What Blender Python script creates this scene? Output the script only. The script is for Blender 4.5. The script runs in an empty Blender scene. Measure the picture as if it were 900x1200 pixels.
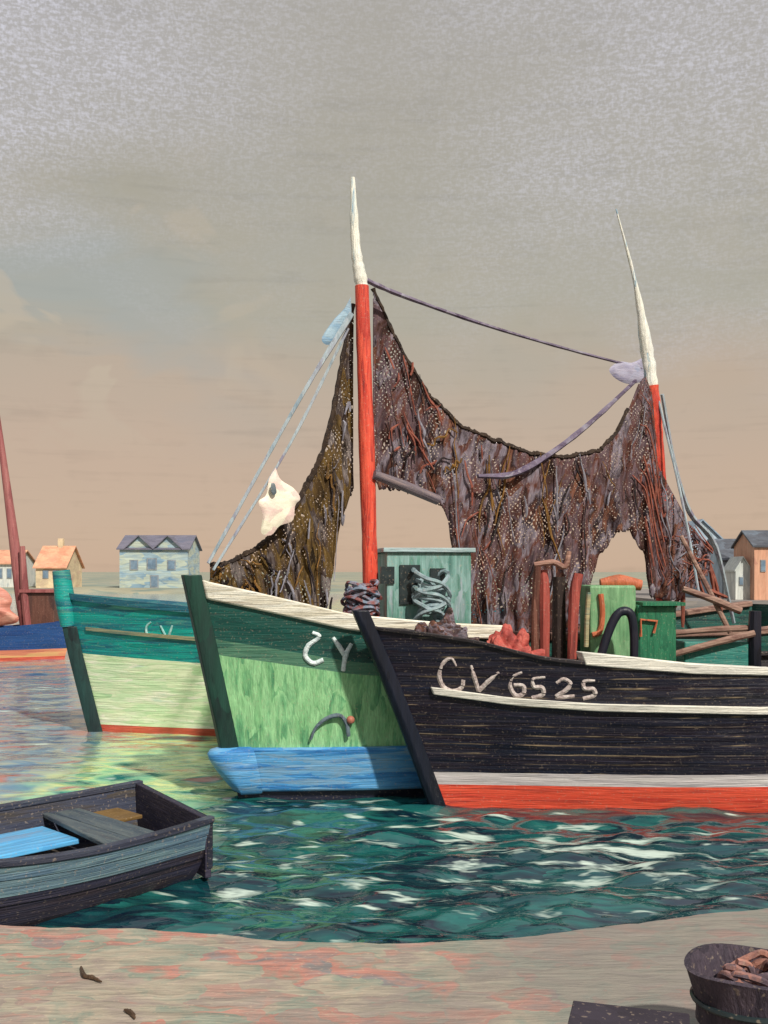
import bpy, bmesh, math, random
import numpy as np
from mathutils import Vector, noise as mnoise
from mathutils.bvhtree import BVHTree

random.seed(7)
rng = np.random.default_rng(11)
R = math.radians
S = bpy.context.scene
COL = S.collection

# ------------------------------------------------------------------ camera
F, HZ, CH = 1200.0, 670.0, 2.8          # focal length in px, horizon row, eye height over the water
cd = bpy.data.cameras.new('camera')
cam = bpy.data.objects.new('camera', cd)
COL.objects.link(cam)
cam.location = (0, 0, CH)
cam.rotation_euler = (R(90), 0, 0)
cd.sensor_fit = 'VERTICAL'
cd.sensor_height = 36.0
cd.lens = 36.0 * F / 1200.0
cd.shift_y = (HZ - 600.0) / 1200.0
cd.clip_start = 0.1
cd.clip_end = 6000
S.camera = cam
S.render.resolution_x, S.render.resolution_y = 768, 1024

# ------------------------------------------------------------------ sky
def lin(r, g, b):
    def f(v):
        v /= 255.0
        return v / 12.92 if v <= 0.04045 else ((v + 0.055) / 1.055) ** 2.4
    return (f(r), f(g), f(b), 1.0)

SUN_EL, SUN_DIR = R(43), Vector((-0.50, 0.85, 0))     # light travels to the left and away from the camera
W = bpy.data.worlds.new('World')
S.world = W
W.use_nodes = True
wn, wl = W.node_tree.nodes, W.node_tree.links
wn.clear()
def wnode(t, **k):
    n = wn.new(t)
    for a, b in k.items():
        setattr(n, a, b)
    return n
out = wnode('ShaderNodeOutputWorld')
bg = wnode('ShaderNodeBackground')
tc = wnode('ShaderNodeTexCoord')
sep = wnode('ShaderNodeSeparateXYZ')
wl.new(tc.outputs['Generated'], sep.inputs[0])
def wnoise(scale, sc, detail, dist=0.0, rot=(0, 0, 0)):
    m = wnode('ShaderNodeMapping')
    m.inputs['Scale'].default_value = scale
    m.inputs['Rotation'].default_value = rot
    wl.new(tc.outputs['Generated'], m.inputs[0])
    n = wnode('ShaderNodeTexNoise')
    n.inputs['Scale'].default_value = sc
    n.inputs['Detail'].default_value = detail
    n.inputs['Distortion'].default_value = dist
    wl.new(m.outputs[0], n.inputs['Vector'])
    return n.outputs['Fac']
def wmath(op, a, b, clamp=False):
    n = wnode('ShaderNodeMath', operation=op, use_clamp=clamp)
    for i, v in enumerate((a, b)):
        if isinstance(v, (int, float)):
            n.inputs[i].default_value = v
        else:
            wl.new(v, n.inputs[i])
    return n.outputs[0]
def wramp(fac, stops, interp='LINEAR'):
    n = wnode('ShaderNodeValToRGB')
    n.color_ramp.interpolation = interp
    e = n.color_ramp.elements
    while len(e) < len(stops):
        e.new(0.5)
    for el, (p, c) in zip(e, stops):
        el.position = p
        el.color = c
    wl.new(fac, n.inputs[0])
    return n.outputs[0]
def wmix(kind, fac, a, b):
    n = wnode('ShaderNodeMixRGB', blend_type=kind)
    for i, v in enumerate((fac, a, b)):
        if isinstance(v, (int, float)):
            n.inputs[i].default_value = v
        elif isinstance(v, tuple):
            n.inputs[i].default_value = v
        else:
            wl.new(v, n.inputs[i])
    return n.outputs[0]
# hazy overcast in long thin strokes of cloud, warm near the horizon and grey higher up
big = wnoise((2.2, 2.2, 5.0), 1.6, 3, 0.6)
zz = wmath('ADD', sep.outputs['Z'], wmath('MULTIPLY', wmath('SUBTRACT', big, 0.5), 0.12))
base = wramp(zz, [(0.0, lin(203, 174, 150)), (0.10, lin(198, 172, 149)), (0.19, lin(190, 172, 151)),
                  (0.25, lin(178, 171, 152)), (0.36, lin(173, 167, 150)), (0.50, lin(172, 167, 156)), (1.0, lin(160, 165, 170))])
streak = wnoise((4, 4, 75), 2.0, 5, 0.5, (0.03, 0.05, 0))
streak2 = wnoise((9, 9, 9), 2.0, 5, 1.6)
v = wmath('ADD', wmath('MULTIPLY', streak, 0.36), wmath('MULTIPLY', streak2, 0.22))
v = wmath('ADD', v, 0.72)
skycol = wmix('MULTIPLY', 1.0, base, wmix('MIX', v, (0, 0, 0, 1), (1, 1, 1, 1)))
# canvas weave and glare painted into the sky, thickest high on both sides
thr = wnoise((190, 190, 520), 1.0, 3, 0.2)
thr2 = wnoise((520, 520, 230), 1.0, 3, 0.2)
weave = wmath('ADD', wmath('MULTIPLY', thr, 0.15), wmath('MULTIPLY', thr2, 0.10))
skycol = wmix('MULTIPLY', 1.0, skycol, wmix('MIX', wmath('ADD', weave, 0.92), (0, 0, 0, 1), (1, 1, 1, 1)))
sp = wmath('MULTIPLY', wmath('MAXIMUM', wmath('SUBTRACT', wmath('ADD', wmath('MULTIPLY', thr, 0.6), wmath('MULTIPLY', thr2, 0.4)), 0.44), 0), 5.0, True)
patch = wnoise((3.2, 3.2, 4.5), 1.3, 4, 0.8)
hi = wramp(wmath('ADD', sep.outputs['Z'], wmath('MULTIPLY', wmath('SUBTRACT', patch, 0.5), 0.55)),
           [(0.22, (0, 0, 0, 1)), (0.54, (1, 1, 1, 1))])
side = wramp(wmath('ABSOLUTE', wmath('ADD', sep.outputs['X'], 0.02), 0), [(0.03, (0.30,) * 3 + (1,)), (0.30, (1, 1, 1, 1))])
# soft banks of cloud: blue grey and cream low on the left; pale lilac canvas glare painted high up
bank = wnoise((3.0, 3.0, 6.0), 1.5, 4, 0.5, (0.0, 0.25, 0.3))
zband = wramp(sep.outputs['Z'], [(0.10, (0, 0, 0, 1)), (0.19, (1, 1, 1, 1)), (0.30, (1, 1, 1, 1)), (0.40, (0, 0, 0, 1))])
lft = wramp(wmath('ADD', wmath('MULTIPLY', sep.outputs['X'], -1.0), 0.0), [(0.05, (0.15,) * 3 + (1,)), (0.25, (1, 1, 1, 1))])
bk = wmath('MULTIPLY', wmath('MULTIPLY', wramp(bank, [(0.45, (0, 0, 0, 1)), (0.58, (1, 1, 1, 1))]), zband), lft)
skycol = wmix('MIX', wmath('MULTIPLY', bk, 0.6), skycol, lin(164, 171, 168))
bank2 = wnoise((7.0, 7.0, 11.0), 1.3, 3, 0.8, (0.0, 0.1, 1.3))
bk2 = wmath('MULTIPLY', wmath('MULTIPLY', wramp(bank2, [(0.57, (0, 0, 0, 1)), (0.62, (1, 1, 1, 1))]), zband), lft)
skycol = wmix('MIX', wmath('MULTIPLY', bk2, 0.5), skycol, lin(200, 184, 160))
glare = wmath('MULTIPLY', hi, side)
skycol = wmix('MIX', wmath('MULTIPLY', glare, 0.45), skycol, lin(198, 196, 206))
spf = wmath('MULTIPLY', wmath('MULTIPLY', sp, hi), side)
skycol = wmix('MIX', wmath('MULTIPLY', spf, 0.75), skycol, lin(226, 225, 236))
sky = wnode('ShaderNodeTexSky', sky_type='NISHITA', sun_disc=False)
sky.sun_elevation = SUN_EL
sky.sun_rotation = math.atan2(-SUN_DIR.x, -SUN_DIR.y)
wl.new(wmix('MIX', 0.06, skycol, wmix('MULTIPLY', 1.0, sky.outputs[0], (0.12, 0.12, 0.12, 1))), bg.inputs['Color'])
bg.inputs['Strength'].default_value = 1.0
wl.new(bg.outputs[0], out.inputs[0])

# ------------------------------------------------------------------ sun
sd = bpy.data.lights.new('sun', 'SUN')
sd.energy = 4.8
sd.angle = R(2.0)
sd.color = (1.0, 0.93, 0.83)
so = bpy.data.objects.new('sun', sd)
COL.objects.link(so)
ld = Vector((SUN_DIR.x, SUN_DIR.y, 0)).normalized() * math.cos(SUN_EL) + Vector((0, 0, -math.sin(SUN_EL)))
so.rotation_euler = ld.to_track_quat('-Z', 'Y').to_euler()
so.location = (8, -8, 20)

S.view_settings.view_transform = 'Standard'
S.view_settings.look = 'None'
S.view_settings.exposure = 0.0
S.view_settings.gamma = 1.0
S.view_settings.use_curve_mapping = False
S.cycles.max_bounces = 6
S.cycles.transparent_max_bounces = 12

# ------------------------------------------------------------------ helpers
def C(r, g, b, k=1.0):
    c = lin(r, g, b)
    return (min(c[0] * k, 0.85), min(c[1] * k, 0.85), min(c[2] * k, 0.85), 1.0)

def unp(px, py, Y):
    return Vector(((px - 450.0) / F * Y, Y, CH - (py - HZ) / F * Y))

MATS = {}
def paint(name, cols, size=(0.5, 0.5, 0.07), yaw=0.0, rough=0.5, bump=0.5, distort=0.6, fine=0.16, holes=0.0, tilt=0.0, flat=0.0, hole_scale=60, spec=0.35, grain=0.30, seams=None):
    """weathered, thickly brushed paint: dabs of the given colours with raised bristle streaks"""
    if name in MATS:
        return MATS[name]
    m = bpy.data.materials.new(name)
    m.use_nodes = True
    nt = m.node_tree
    N, L = nt.nodes, nt.links
    N.clear()
    def nd(t, **k):
        n = N.new(t)
        for a, b in k.items():
            setattr(n, a, b)
        return n
    o = nd('ShaderNodeOutputMaterial')
    p = nd('ShaderNodeBsdfPrincipled')
    p.inputs['Roughness'].default_value = rough
    p.inputs['Specular IOR Level'].default_value = spec
    t = nd('ShaderNodeTexCoord')
    ro = nd('ShaderNodeMapping', vector_type='TEXTURE')
    ro.inputs['Rotation'].default_value = (0, tilt, yaw)
    L.new(t.outputs['Object'], ro.inputs[0])
    mp = nd('ShaderNodeMapping')
    mp.inputs['Scale'].default_value = tuple(1.0 / s for s in size)
    L.new(ro.outputs[0], mp.inputs[0])
    dn = nd('ShaderNodeTexNoise')
    dn.inputs['Scale'].default_value = 0.9
    dn.inputs['Detail'].default_value = 3
    L.new(mp.outputs[0], dn.inputs['Vector'])
    sub = nd('ShaderNodeVectorMath', operation='SUBTRACT')
    L.new(dn.outputs['Color'], sub.inputs[0])
    sub.inputs[1].default_value = (0.5, 0.5, 0.5)
    scl = nd('ShaderNodeVectorMath', operation='SCALE')
    L.new(sub.outputs[0], scl.inputs[0])
    scl.inputs['Scale'].default_value = distort * 2
    add = nd('ShaderNodeVectorMath', operation='ADD')
    L.new(mp.outputs[0], add.inputs[0])
    L.new(scl.outputs[0], add.inputs[1])
    vo = nd('ShaderNodeTexVoronoi')
    vo.inputs['Scale'].default_value = 1.0
    L.new(add.outputs[0], vo.inputs['Vector'])
    sx = nd('ShaderNodeSeparateColor')
    L.new(vo.outputs['Color'], sx.inputs[0])
    no = nd('ShaderNodeTexNoise')
    no.inputs['Scale'].default_value = 0.55
    no.inputs['Detail'].default_value = 4
    no.inputs['Roughness'].default_value = 0.6
    L.new(add.outputs[0], no.inputs['Vector'])
    # value = half dab, half soft noise
    mr = nd('ShaderNodeMapRange')
    L.new(no.outputs['Fac'], mr.inputs['Value'])
    mr.inputs['From Min'].default_value = 0.28
    mr.inputs['From Max'].default_value = 0.72
    mx = nd('ShaderNodeMath', operation='MULTIPLY')
    L.new(sx.outputs[0], mx.inputs[0])
    mx.inputs[1].default_value = 0.45
    ma = nd('ShaderNodeMath', operation='MULTIPLY_ADD')
    L.new(mr.outputs[0], ma.inputs[0])
    ma.inputs[1].default_value = 0.55
    L.new(mx.outputs[0], ma.inputs[2])
    cr = nd('ShaderNodeValToRGB')
    e = cr.color_ramp.elements
    while len(e) < len(cols):
        e.new(0.5)
    for i, c in enumerate(cols):
        e[i].position = 0.12 + 0.76 * i / max(1, len(cols) - 1)
        e[i].color = c
    L.new(ma.outputs[0], cr.inputs[0])
    # bristle streaks along the stroke
    m2 = nd('ShaderNodeMapping')
    lo, hi_ = min(size), max(size)
    m2.inputs['Scale'].default_value = tuple((1.0 / s) * (4.2 if s < hi_ * 0.6 else 1.0) for s in size)
    L.new(ro.outputs[0], m2.inputs[0])
    bn = nd('ShaderNodeTexNoise')
    bn.inputs['Scale'].default_value = 1.0
    bn.inputs['Detail'].default_value = 4
    bn.inputs['Roughness'].default_value = 0.65
    bn.inputs['Distortion'].default_value = 0.3
    L.new(m2.outputs[0], bn.inputs['Vector'])
    fr = nd('ShaderNodeMapRange')
    L.new(bn.outputs['Fac'], fr.inputs['Value'])
    fr.inputs['From Min'].default_value = 0.3
    fr.inputs['From Max'].default_value = 0.7
    fr.inputs['To Min'].default_value = 1.0 - fine * 1.6
    fr.inputs['To Max'].default_value = 1.0 + fine
    mul = nd('ShaderNodeVectorMath', operation='SCALE')
    L.new(cr.outputs[0], mul.inputs[0])
    L.new(fr.outputs[0], mul.inputs['Scale'])
    final = mul.outputs[0]
    def mixcol(fac, a, col):
        q = nd('ShaderNodeMixRGB')
        L.new(fac, q.inputs[0])
        L.new(a, q.inputs[1])
        q.inputs[2].default_value = col
        return q.outputs[0]
    def thresh(src, lo_, hi2, k):
        q = nd('ShaderNodeMapRange')
        L.new(src, q.inputs['Value'])
        q.inputs['From Min'].default_value, q.inputs['From Max'].default_value = lo_, hi2
        q.inputs['To Max'].default_value = k
        return q.outputs[0]
    if seams:                                   # paint worn off along the plank seams
        pitch, scol, amt = seams
        sz = nd('ShaderNodeSeparateXYZ')
        L.new(add.outputs[0], sz.inputs[0])
        sz2 = nd('ShaderNodeSeparateXYZ')
        L.new(t.outputs['Object'], sz2.inputs[0])
        wob = nd('ShaderNodeMath', operation='MULTIPLY_ADD')
        L.new(dn.outputs['Fac'], wob.inputs[0]); wob.inputs[1].default_value = 0.06
        L.new(sz2.outputs['Z'], wob.inputs[2])
        fr_ = nd('ShaderNodeMath', operation='FRACT')
        dv = nd('ShaderNodeMath', operation='DIVIDE')
        L.new(wob.outputs[0], dv.inputs[0]); dv.inputs[1].default_value = pitch
        L.new(dv.outputs[0], fr_.inputs[0])
        ln = thresh(fr_.outputs[0], 0.86, 0.93, 1.0)
        nz = nd('ShaderNodeTexNoise'); nz.inputs['Scale'].default_value = 2.2; nz.inputs['Detail'].default_value = 5
        L.new(t.outputs['Object'], nz.inputs['Vector'])
        ml = nd('ShaderNodeMath', operation='MULTIPLY')
        L.new(ln, ml.inputs[0]); L.new(thresh(nz.outputs['Fac'], 0.46, 0.62, amt), ml.inputs[1])
        final = mixcol(ml.outputs[0], final, scol)
    if grain:                                   # small flecks where the paint has skipped
        gn = nd('ShaderNodeTexNoise'); gn.inputs['Scale'].default_value = 38; gn.inputs['Detail'].default_value = 2
        L.new(t.outputs['Object'], gn.inputs['Vector'])
        final = mixcol(thresh(gn.outputs['Fac'], 0.62, 0.70, grain), final, C(176, 158, 136))
    L.new(final, p.inputs['Base Color'])
    hb = nd('ShaderNodeMath', operation='MULTIPLY_ADD')
    L.new(vo.outputs['Distance'], hb.inputs[0])
    hb.inputs[1].default_value = -0.5
    L.new(bn.outputs['Fac'], hb.inputs[2])
    bp = nd('ShaderNodeBump')
    bp.inputs['Strength'].default_value = bump
    bp.inputs['Distance'].default_value = 0.02
    L.new(hb.outputs[0], bp.inputs['Height'])
    L.new(bp.outputs[0], p.inputs['Normal'])
    if holes > 0:
        hn = nd('ShaderNodeTexNoise')
        hn.inputs['Scale'].default_value = hole_scale
        hn.inputs['Detail'].default_value = 1
        L.new(t.outputs['Object'], hn.inputs['Vector'])
        hn.inputs['Scale'].default_value = 3.0
        hn.inputs['Detail'].default_value = 4
        sq = nd('ShaderNodeSeparateXYZ')
        L.new(t.outputs['Object'], sq.inputs[0])
        def mth(op, a, b):
            q = nd('ShaderNodeMath', operation=op)
            for i_, v_ in enumerate((a, b)):
                if isinstance(v_, (int, float)): q.inputs[i_].default_value = v_
                else: L.new(v_, q.inputs[i_])
            return q.outputs[0]
        h2 = nd('ShaderNodeTexNoise'); h2.inputs['Scale'].default_value = 4.5; h2.inputs['Detail'].default_value = 3
        L.new(t.outputs['Object'], h2.inputs['Vector'])
        hs = nd('ShaderNodeVectorMath', operation='SCALE'); L.new(h2.outputs['Color'], hs.inputs[0]); hs.inputs['Scale'].default_value = 0.22
        ha = nd('ShaderNodeVectorMath', operation='ADD'); L.new(hs.outputs[0], ha.inputs[0]); L.new(t.outputs['Object'], ha.inputs[1])
        sq = nd('ShaderNodeSeparateXYZ'); L.new(ha.outputs[0], sq.inputs[0])
        w1 = mth('ABSOLUTE', mth('SINE', mth('MULTIPLY', mth('ADD', sq.outputs['X'], mth('MULTIPLY', sq.outputs['Z'], 0.8)), hole_scale), 0), 0)
        w2 = mth('ABSOLUTE', mth('SINE', mth('MULTIPLY', mth('SUBTRACT', sq.outputs['X'], mth('MULTIPLY', sq.outputs['Z'], 0.8)), hole_scale), 0), 0)
        gt = nd('ShaderNodeMath', operation='GREATER_THAN')
        L.new(mth('ADD', mth('MULTIPLY', w1, w2), mth('MULTIPLY', hn.outputs['Fac'], 1.3)), gt.inputs[0])
        gt.inputs[1].default_value = 1.82 - holes
        tr = nd('ShaderNodeBsdfTransparent')
        ms = nd('ShaderNodeMixShader')
        L.new(gt.outputs[0], ms.inputs[0])
        L.new(p.outputs[0], ms.inputs[1])
        L.new(tr.outputs[0], ms.inputs[2])
        L.new(ms.outputs[0], o.inputs[0])
    else:
        L.new(p.outputs[0], o.inputs[0])
    MATS[name] = m
    return m

def tag(o, label=None, cat=None, group=None, kind=None):
    if label: o['label'] = label
    if cat: o['category'] = cat
    if group: o['group'] = group
    if kind: o['kind'] = kind
    return o

def thing(name, loc, label, cat, group=None):
    o = bpy.data.objects.new(name, None)
    o.empty_display_size = 0.3
    COL.objects.link(o)
    o.location = loc
    return tag(o, label, cat, group)

def origin_of(o):
    v = Vector((0, 0, 0))
    while o is not None:
        v += Vector(o.location)
        o = o.parent
    return v

def catmull(pts, n):
    P = [Vector(p) for p in pts]
    if len(P) < 3:
        return [P[0].lerp(P[-1], i / n) for i in range(n + 1)]
    P = [P[0] * 2 - P[1]] + P + [P[-1] * 2 - P[-2]]
    res = []
    k = len(P) - 3
    for i in range(n + 1):
        u = i / n * k
        j = min(int(u), k - 1)
        t = u - j
        a, b, c, d = P[j:j + 4]
        res.append(0.5 * ((2 * b) + (c - a) * t + (2 * a - 5 * b + 4 * c - d) * t * t + (3 * b - a - 3 * c + d) * t ** 3))
    return res

class MB:
    def __init__(self):
        self.b = bmesh.new()
    def v(self, p):
        return self.b.verts.new(p)
    def f(self, vs):
        try:
            return self.b.faces.new(vs)
        except ValueError:
            return None
    def grid(self, rows, close=False):
        V = [[self.v(p) for p in r] for r in rows]
        for i in range(len(V) - 1):
            n = len(V[i])
            for j in range(n if close else n - 1):
                k = (j + 1) % n
                self.f([V[i][j], V[i][k], V[i + 1][k], V[i + 1][j]])
        return V
    def tube(self, pts, r, n=8, smooth=0, cap=True, jitter=0.0):
        P = catmull(pts, smooth) if smooth else [Vector(p) for p in pts]
        rad = r if isinstance(r, (list, tuple)) else [r, r]
        m = len(P)
        rows = []
        up = Vector((0.13, -0.31, 0.94)).normalized()
        for i, p in enumerate(P):
            t = (P[min(i + 1, m - 1)] - P[max(i - 1, 0)])
            t = t.normalized() if t.length > 1e-9 else Vector((0, 0, 1))
            a = t.cross(up)
            if a.length < 0.15:
                a = t.cross(Vector((1, 0, 0.2)))
            a.normalize()
            b = a.cross(t).normalized()
            u = i / max(1, m - 1) * (len(rad) - 1)
            j = min(int(u), len(rad) - 2)
            rr = rad[j] + (rad[j + 1] - rad[j]) * (u - j)
            if jitter:
                rr *= 1 + random.uniform(-jitter, jitter)
            rows.append([p + (a * math.cos(q) + b * math.sin(q)) * rr for q in (2 * math.pi * k / n for k in range(n))])
        V = self.grid(rows, close=True)
        if cap:
            self.f(V[0])
            self.f(list(reversed(V[-1])))
    def box(self, c, size, rz=0.0, taper=1.0, rx=0.0, ry=0.0):
        from mathutils import Matrix
        M = Matrix.Translation(Vector(c)) @ Matrix.Rotation(rz, 4, 'Z') @ Matrix.Rotation(ry, 4, 'Y') @ Matrix.Rotation(rx, 4, 'X')
        x, y, z = (s / 2 for s in size)
        V = [self.v(M @ Vector((sx * x * (taper if sz > 0 else 1), sy * y * (taper if sz > 0 else 1), sz * z)))
             for sz in (-1, 1) for sx, sy in ((-1, -1), (1, -1), (1, 1), (-1, 1))]
        for q in ((3, 2, 1, 0), (4, 5, 6, 7), (0, 1, 5, 4), (1, 2, 6, 5), (2, 3, 7, 6), (3, 0, 4, 7)):
            self.f([V[i] for i in q])
    def pillow(self, poly, thick):
        """closed bulging cloth from a 3-D outline facing the viewer"""
        P = catmull(list(poly) + [poly[0]], 48)[:-1]
        c = sum(P, Vector()) / len(P)
        for s in (-1, 1):
            rows = []
            for k in range(7):
                u = k / 6
                rows.append([c.lerp(p, u) + Vector((0, s * thick * (1 - u ** 2) ** 0.5 * (0.85 + 0.3 * mnoise.noise((c + (p - c) * u) * 5)), 0)) for p in P])
            self.grid(rows, close=True)
    def build(self, name, mat, parent=None, smooth=True, bevel=0.0, angle=40):
        bmesh.ops.remove_doubles(self.b, verts=self.b.verts, dist=1e-5)
        bmesh.ops.recalc_face_normals(self.b, faces=self.b.faces)
        if parent is not None:
            bmesh.ops.translate(self.b, verts=self.b.verts, vec=-origin_of(parent))
        me = bpy.data.meshes.new(name)
        self.b.to_mesh(me)
        self.b.free()
        for p in me.polygons:
            p.use_smooth = smooth
        if smooth:
            me.set_sharp_from_angle(angle=R(angle))
        me.materials.append(mat)
        o = bpy.data.objects.new(name, me)
        COL.objects.link(o)
        if parent is not None:
            o.parent = parent
        if bevel:
            md = o.modifiers.new('bevel', 'BEVEL')
            md.width = bevel
            md.segments = 2
            md.limit_method = 'ANGLE'
        return o

def recentre(o):
    """put a single-mesh thing's origin at its base"""
    me = o.data
    co = np.empty(len(me.vertices) * 3)
    me.vertices.foreach_get('co', co)
    co = co.reshape(-1, 3)
    b = np.array([(co[:, 0].min() + co[:, 0].max()) / 2, (co[:, 1].min() + co[:, 1].max()) / 2, co[:, 2].min()])
    me.vertices.foreach_set('co', (co - b).ravel())
    o.location = b
    return o

# ------------------------------------------------------------------ setting: water, quay, far land
def wave_field(X, Y):
    Z = np.zeros_like(X)
    g = np.random.default_rng(5)
    for i in range(60):
        lam = 0.24 * (7.5 ** (g.random() ** 1.2))
        th = g.normal(math.pi / 2 + 0.2, 0.5)
        k = 2 * math.pi / lam
        amp = 0.0062 * lam ** 0.95
        ph = k * (X * math.cos(th) + Y * math.sin(th)) + g.random() * 6.28
        fade = np.clip(1.5 - Y / (lam * 70), 0, 1)
        amp = amp * np.interp(Y, [8, 11.5, 14, 20], [1.05, 1.0, 0.42, 0.30])
        Z += amp * (np.sin(ph) + 0.3 * np.cos(2 * ph)) * fade
    return Z

def make_water():
    nv, nu = 1000, 600
    v = np.linspace(0, 1, nv)
    Yv = 5.6 * (2200 / 5.6) ** (v ** 1.55)
    u = np.linspace(-1, 1, nu)
    u = np.sign(u) * (0.36 * np.abs(u) + 0.84 * np.abs(u) ** 3.2)
    Y, U = np.meshgrid(Yv, u, indexing='ij')
    X = U * (Y + 6.0)
    Z = wave_field(X, Y)
    co = np.stack([X, Y, Z], -1).reshape(-1, 3)
    i = np.arange(nv * nu).reshape(nv, nu)
    q = np.stack([i[:-1, :-1], i[:-1, 1:], i[1:, 1:], i[1:, :-1]], -1).reshape(-1, 4)
    me = bpy.data.meshes.new('water')
    me.vertices.add(len(co)); me.vertices.foreach_set('co', co.ravel())
    me.loops.add(q.size); me.loops.foreach_set('vertex_index', q.ravel())
    me.polygons.add(len(q)); me.polygons.foreach_set('loop_start', np.arange(0, q.size, 4))
    me.polygons.foreach_set('loop_total', np.full(len(q), 4))
    me.update(); me.validate()
    for p in me.polygons:
        p.use_smooth = True
    m = paint('harbour_water', [C(6, 20, 36), C(12, 60, 66), C(26, 92, 88), C(8, 24, 40), C(16, 66, 70), C(10, 34, 50)], size=(0.9, 0.17, 0.5), rough=0.06, bump=0.0, fine=0.05, spec=0.5, grain=0)
    nt = m.node_tree
    p = next(n for n in nt.nodes if n.type == 'BSDF_PRINCIPLED')
    p.inputs['IOR'].default_value = 1.75
    for l in list(p.inputs['Normal'].links):
        nt.links.remove(l)
    t = nt.nodes.new('ShaderNodeTexCoord')
    mp = nt.nodes.new('ShaderNodeMapping'); mp.inputs['Scale'].default_value = (1.6, 3.6, 1)
    n1 = nt.nodes.new('ShaderNodeTexNoise'); n1.inputs['Scale'].default_value = 1.6; n1.inputs['Detail'].default_value = 3
    n1.inputs['Distortion'].default_value = 0.5
    b = nt.nodes.new('ShaderNodeBump'); b.inputs['Strength'].default_value = 0.5; b.inputs['Distance'].default_value = 0.035
    nt.links.new(t.outputs['Object'], mp.inputs[0]); nt.links.new(mp.outputs[0], n1.inputs['Vector'])
    nt.links.new(n1.outputs['Fac'], b.inputs['Height']); nt.links.new(b.outputs[0], p.inputs['Normal'])
    # sky glints painted as pale flecks drawn out sideways, denser in patches
    def mapped(scale):
        q = nt.nodes.new('ShaderNodeMapping'); q.inputs['Scale'].default_value = scale
        nt.links.new(t.outputs['Object'], q.inputs[0]); return q.outputs[0]
    f1 = nt.nodes.new('ShaderNodeTexNoise'); f1.inputs['Scale'].default_value = 1.0; f1.inputs['Detail'].default_value = 3; f1.inputs['Distortion'].default_value = 0.35
    nt.links.new(mapped((1.9, 6.0, 1)), f1.inputs['Vector'])
    f2 = nt.nodes.new('ShaderNodeTexNoise'); f2.inputs['Scale'].default_value = 0.42; f2.inputs['Detail'].default_value = 2
    nt.links.new(mapped((1, 1.3, 1)), f2.inputs['Vector'])
    f3 = nt.nodes.new('ShaderNodeTexNoise'); f3.inputs['Scale'].default_value = 1.0; f3.inputs['Detail'].default_value = 4
    nt.links.new(mapped((5, 34, 1)), f3.inputs['Vector'])
    def mm(op, a, b):
        q = nt.nodes.new('ShaderNodeMath'); q.operation = op
        for i_, v_ in enumerate((a, b)):
            if isinstance(v_, float): q.inputs[i_].default_value = v_
            else: nt.links.new(v_, q.inputs[i_])
        return q.outputs[0]
    val = mm('ADD', mm('ADD', f1.outputs['Fac'], mm('MULTIPLY', f2.outputs['Fac'], 0.42)), mm('MULTIPLY', f3.outputs['Fac'], 0.30))
    # painted glints gather in front of the black boat
    sxy = nt.nodes.new('ShaderNodeSeparateXYZ'); nt.links.new(t.outputs['Object'], sxy.inputs[0])
    dx = mm('MULTIPLY', mm('SUBTRACT', sxy.outputs['X'], 1.7), 0.42)
    dy = mm('MULTIPLY', mm('SUBTRACT', sxy.outputs['Y'], 10.1), 0.55)
    rr_ = mm('ADD', mm('MULTIPLY', dx, dx), mm('MULTIPLY', dy, dy))
    glint_near = nt.nodes.new('ShaderNodeMapRange'); glint_near.inputs['From Min'].default_value = 0.0; glint_near.inputs['From Max'].default_value = 1.6
    glint_near.inputs['To Min'].default_value = 0.085; glint_near.inputs['To Max'].default_value = -0.02
    nt.links.new(rr_, glint_near.inputs['Value'])
    dx2 = mm('MULTIPLY', mm('SUBTRACT', sxy.outputs['X'], -0.9), 0.8)
    dy2 = mm('MULTIPLY', mm('SUBTRACT', sxy.outputs['Y'], 9.9), 0.6)
    w2_ = nt.nodes.new('ShaderNodeMapRange'); w2_.inputs['From Max'].default_value = 1.2; w2_.inputs['To Min'].default_value = 0.075; w2_.inputs['To Max'].default_value = 0.0
    nt.links.new(mm('ADD', mm('MULTIPLY', dx2, dx2), mm('MULTIPLY', dy2, dy2)), w2_.inputs['Value'])
    val = mm('ADD', val, mm('ADD', glint_near.outputs[0], w2_.outputs[0]))
    mr = nt.nodes.new('ShaderNodeMapRange'); mr.inputs['From Min'].default_value = 0.985; mr.inputs['From Max'].default_value = 1.10; mr.inputs['To Max'].default_value = 0.85
    nt.links.new(val, mr.inputs['Value'])
    bc = p.inputs['Base Color'].links[0].from_socket
    # hull and sky reflections painted into the base colour on the left
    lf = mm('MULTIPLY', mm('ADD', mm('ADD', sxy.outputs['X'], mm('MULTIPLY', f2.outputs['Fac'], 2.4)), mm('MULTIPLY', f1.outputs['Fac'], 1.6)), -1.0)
    refl_mask = nt.nodes.new('ShaderNodeMapRange'); refl_mask.inputs['From Min'].default_value = -0.5; refl_mask.inputs['From Max'].default_value = 0.9; refl_mask.inputs['To Max'].default_value = 0.9
    nt.links.new(lf, refl_mask.inputs['Value'])
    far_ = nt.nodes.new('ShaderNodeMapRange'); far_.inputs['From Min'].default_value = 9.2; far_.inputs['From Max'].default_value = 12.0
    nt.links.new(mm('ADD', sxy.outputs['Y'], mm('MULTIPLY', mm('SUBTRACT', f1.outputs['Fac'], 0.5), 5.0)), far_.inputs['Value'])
    refl_col = nt.nodes.new('ShaderNodeValToRGB'); el = refl_col.color_ramp.elements
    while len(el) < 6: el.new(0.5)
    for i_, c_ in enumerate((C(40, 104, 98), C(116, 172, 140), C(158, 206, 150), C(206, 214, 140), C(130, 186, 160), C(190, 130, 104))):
        el[i_].position = 0.34 + i_ * 0.065; el[i_].color = c_
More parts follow.
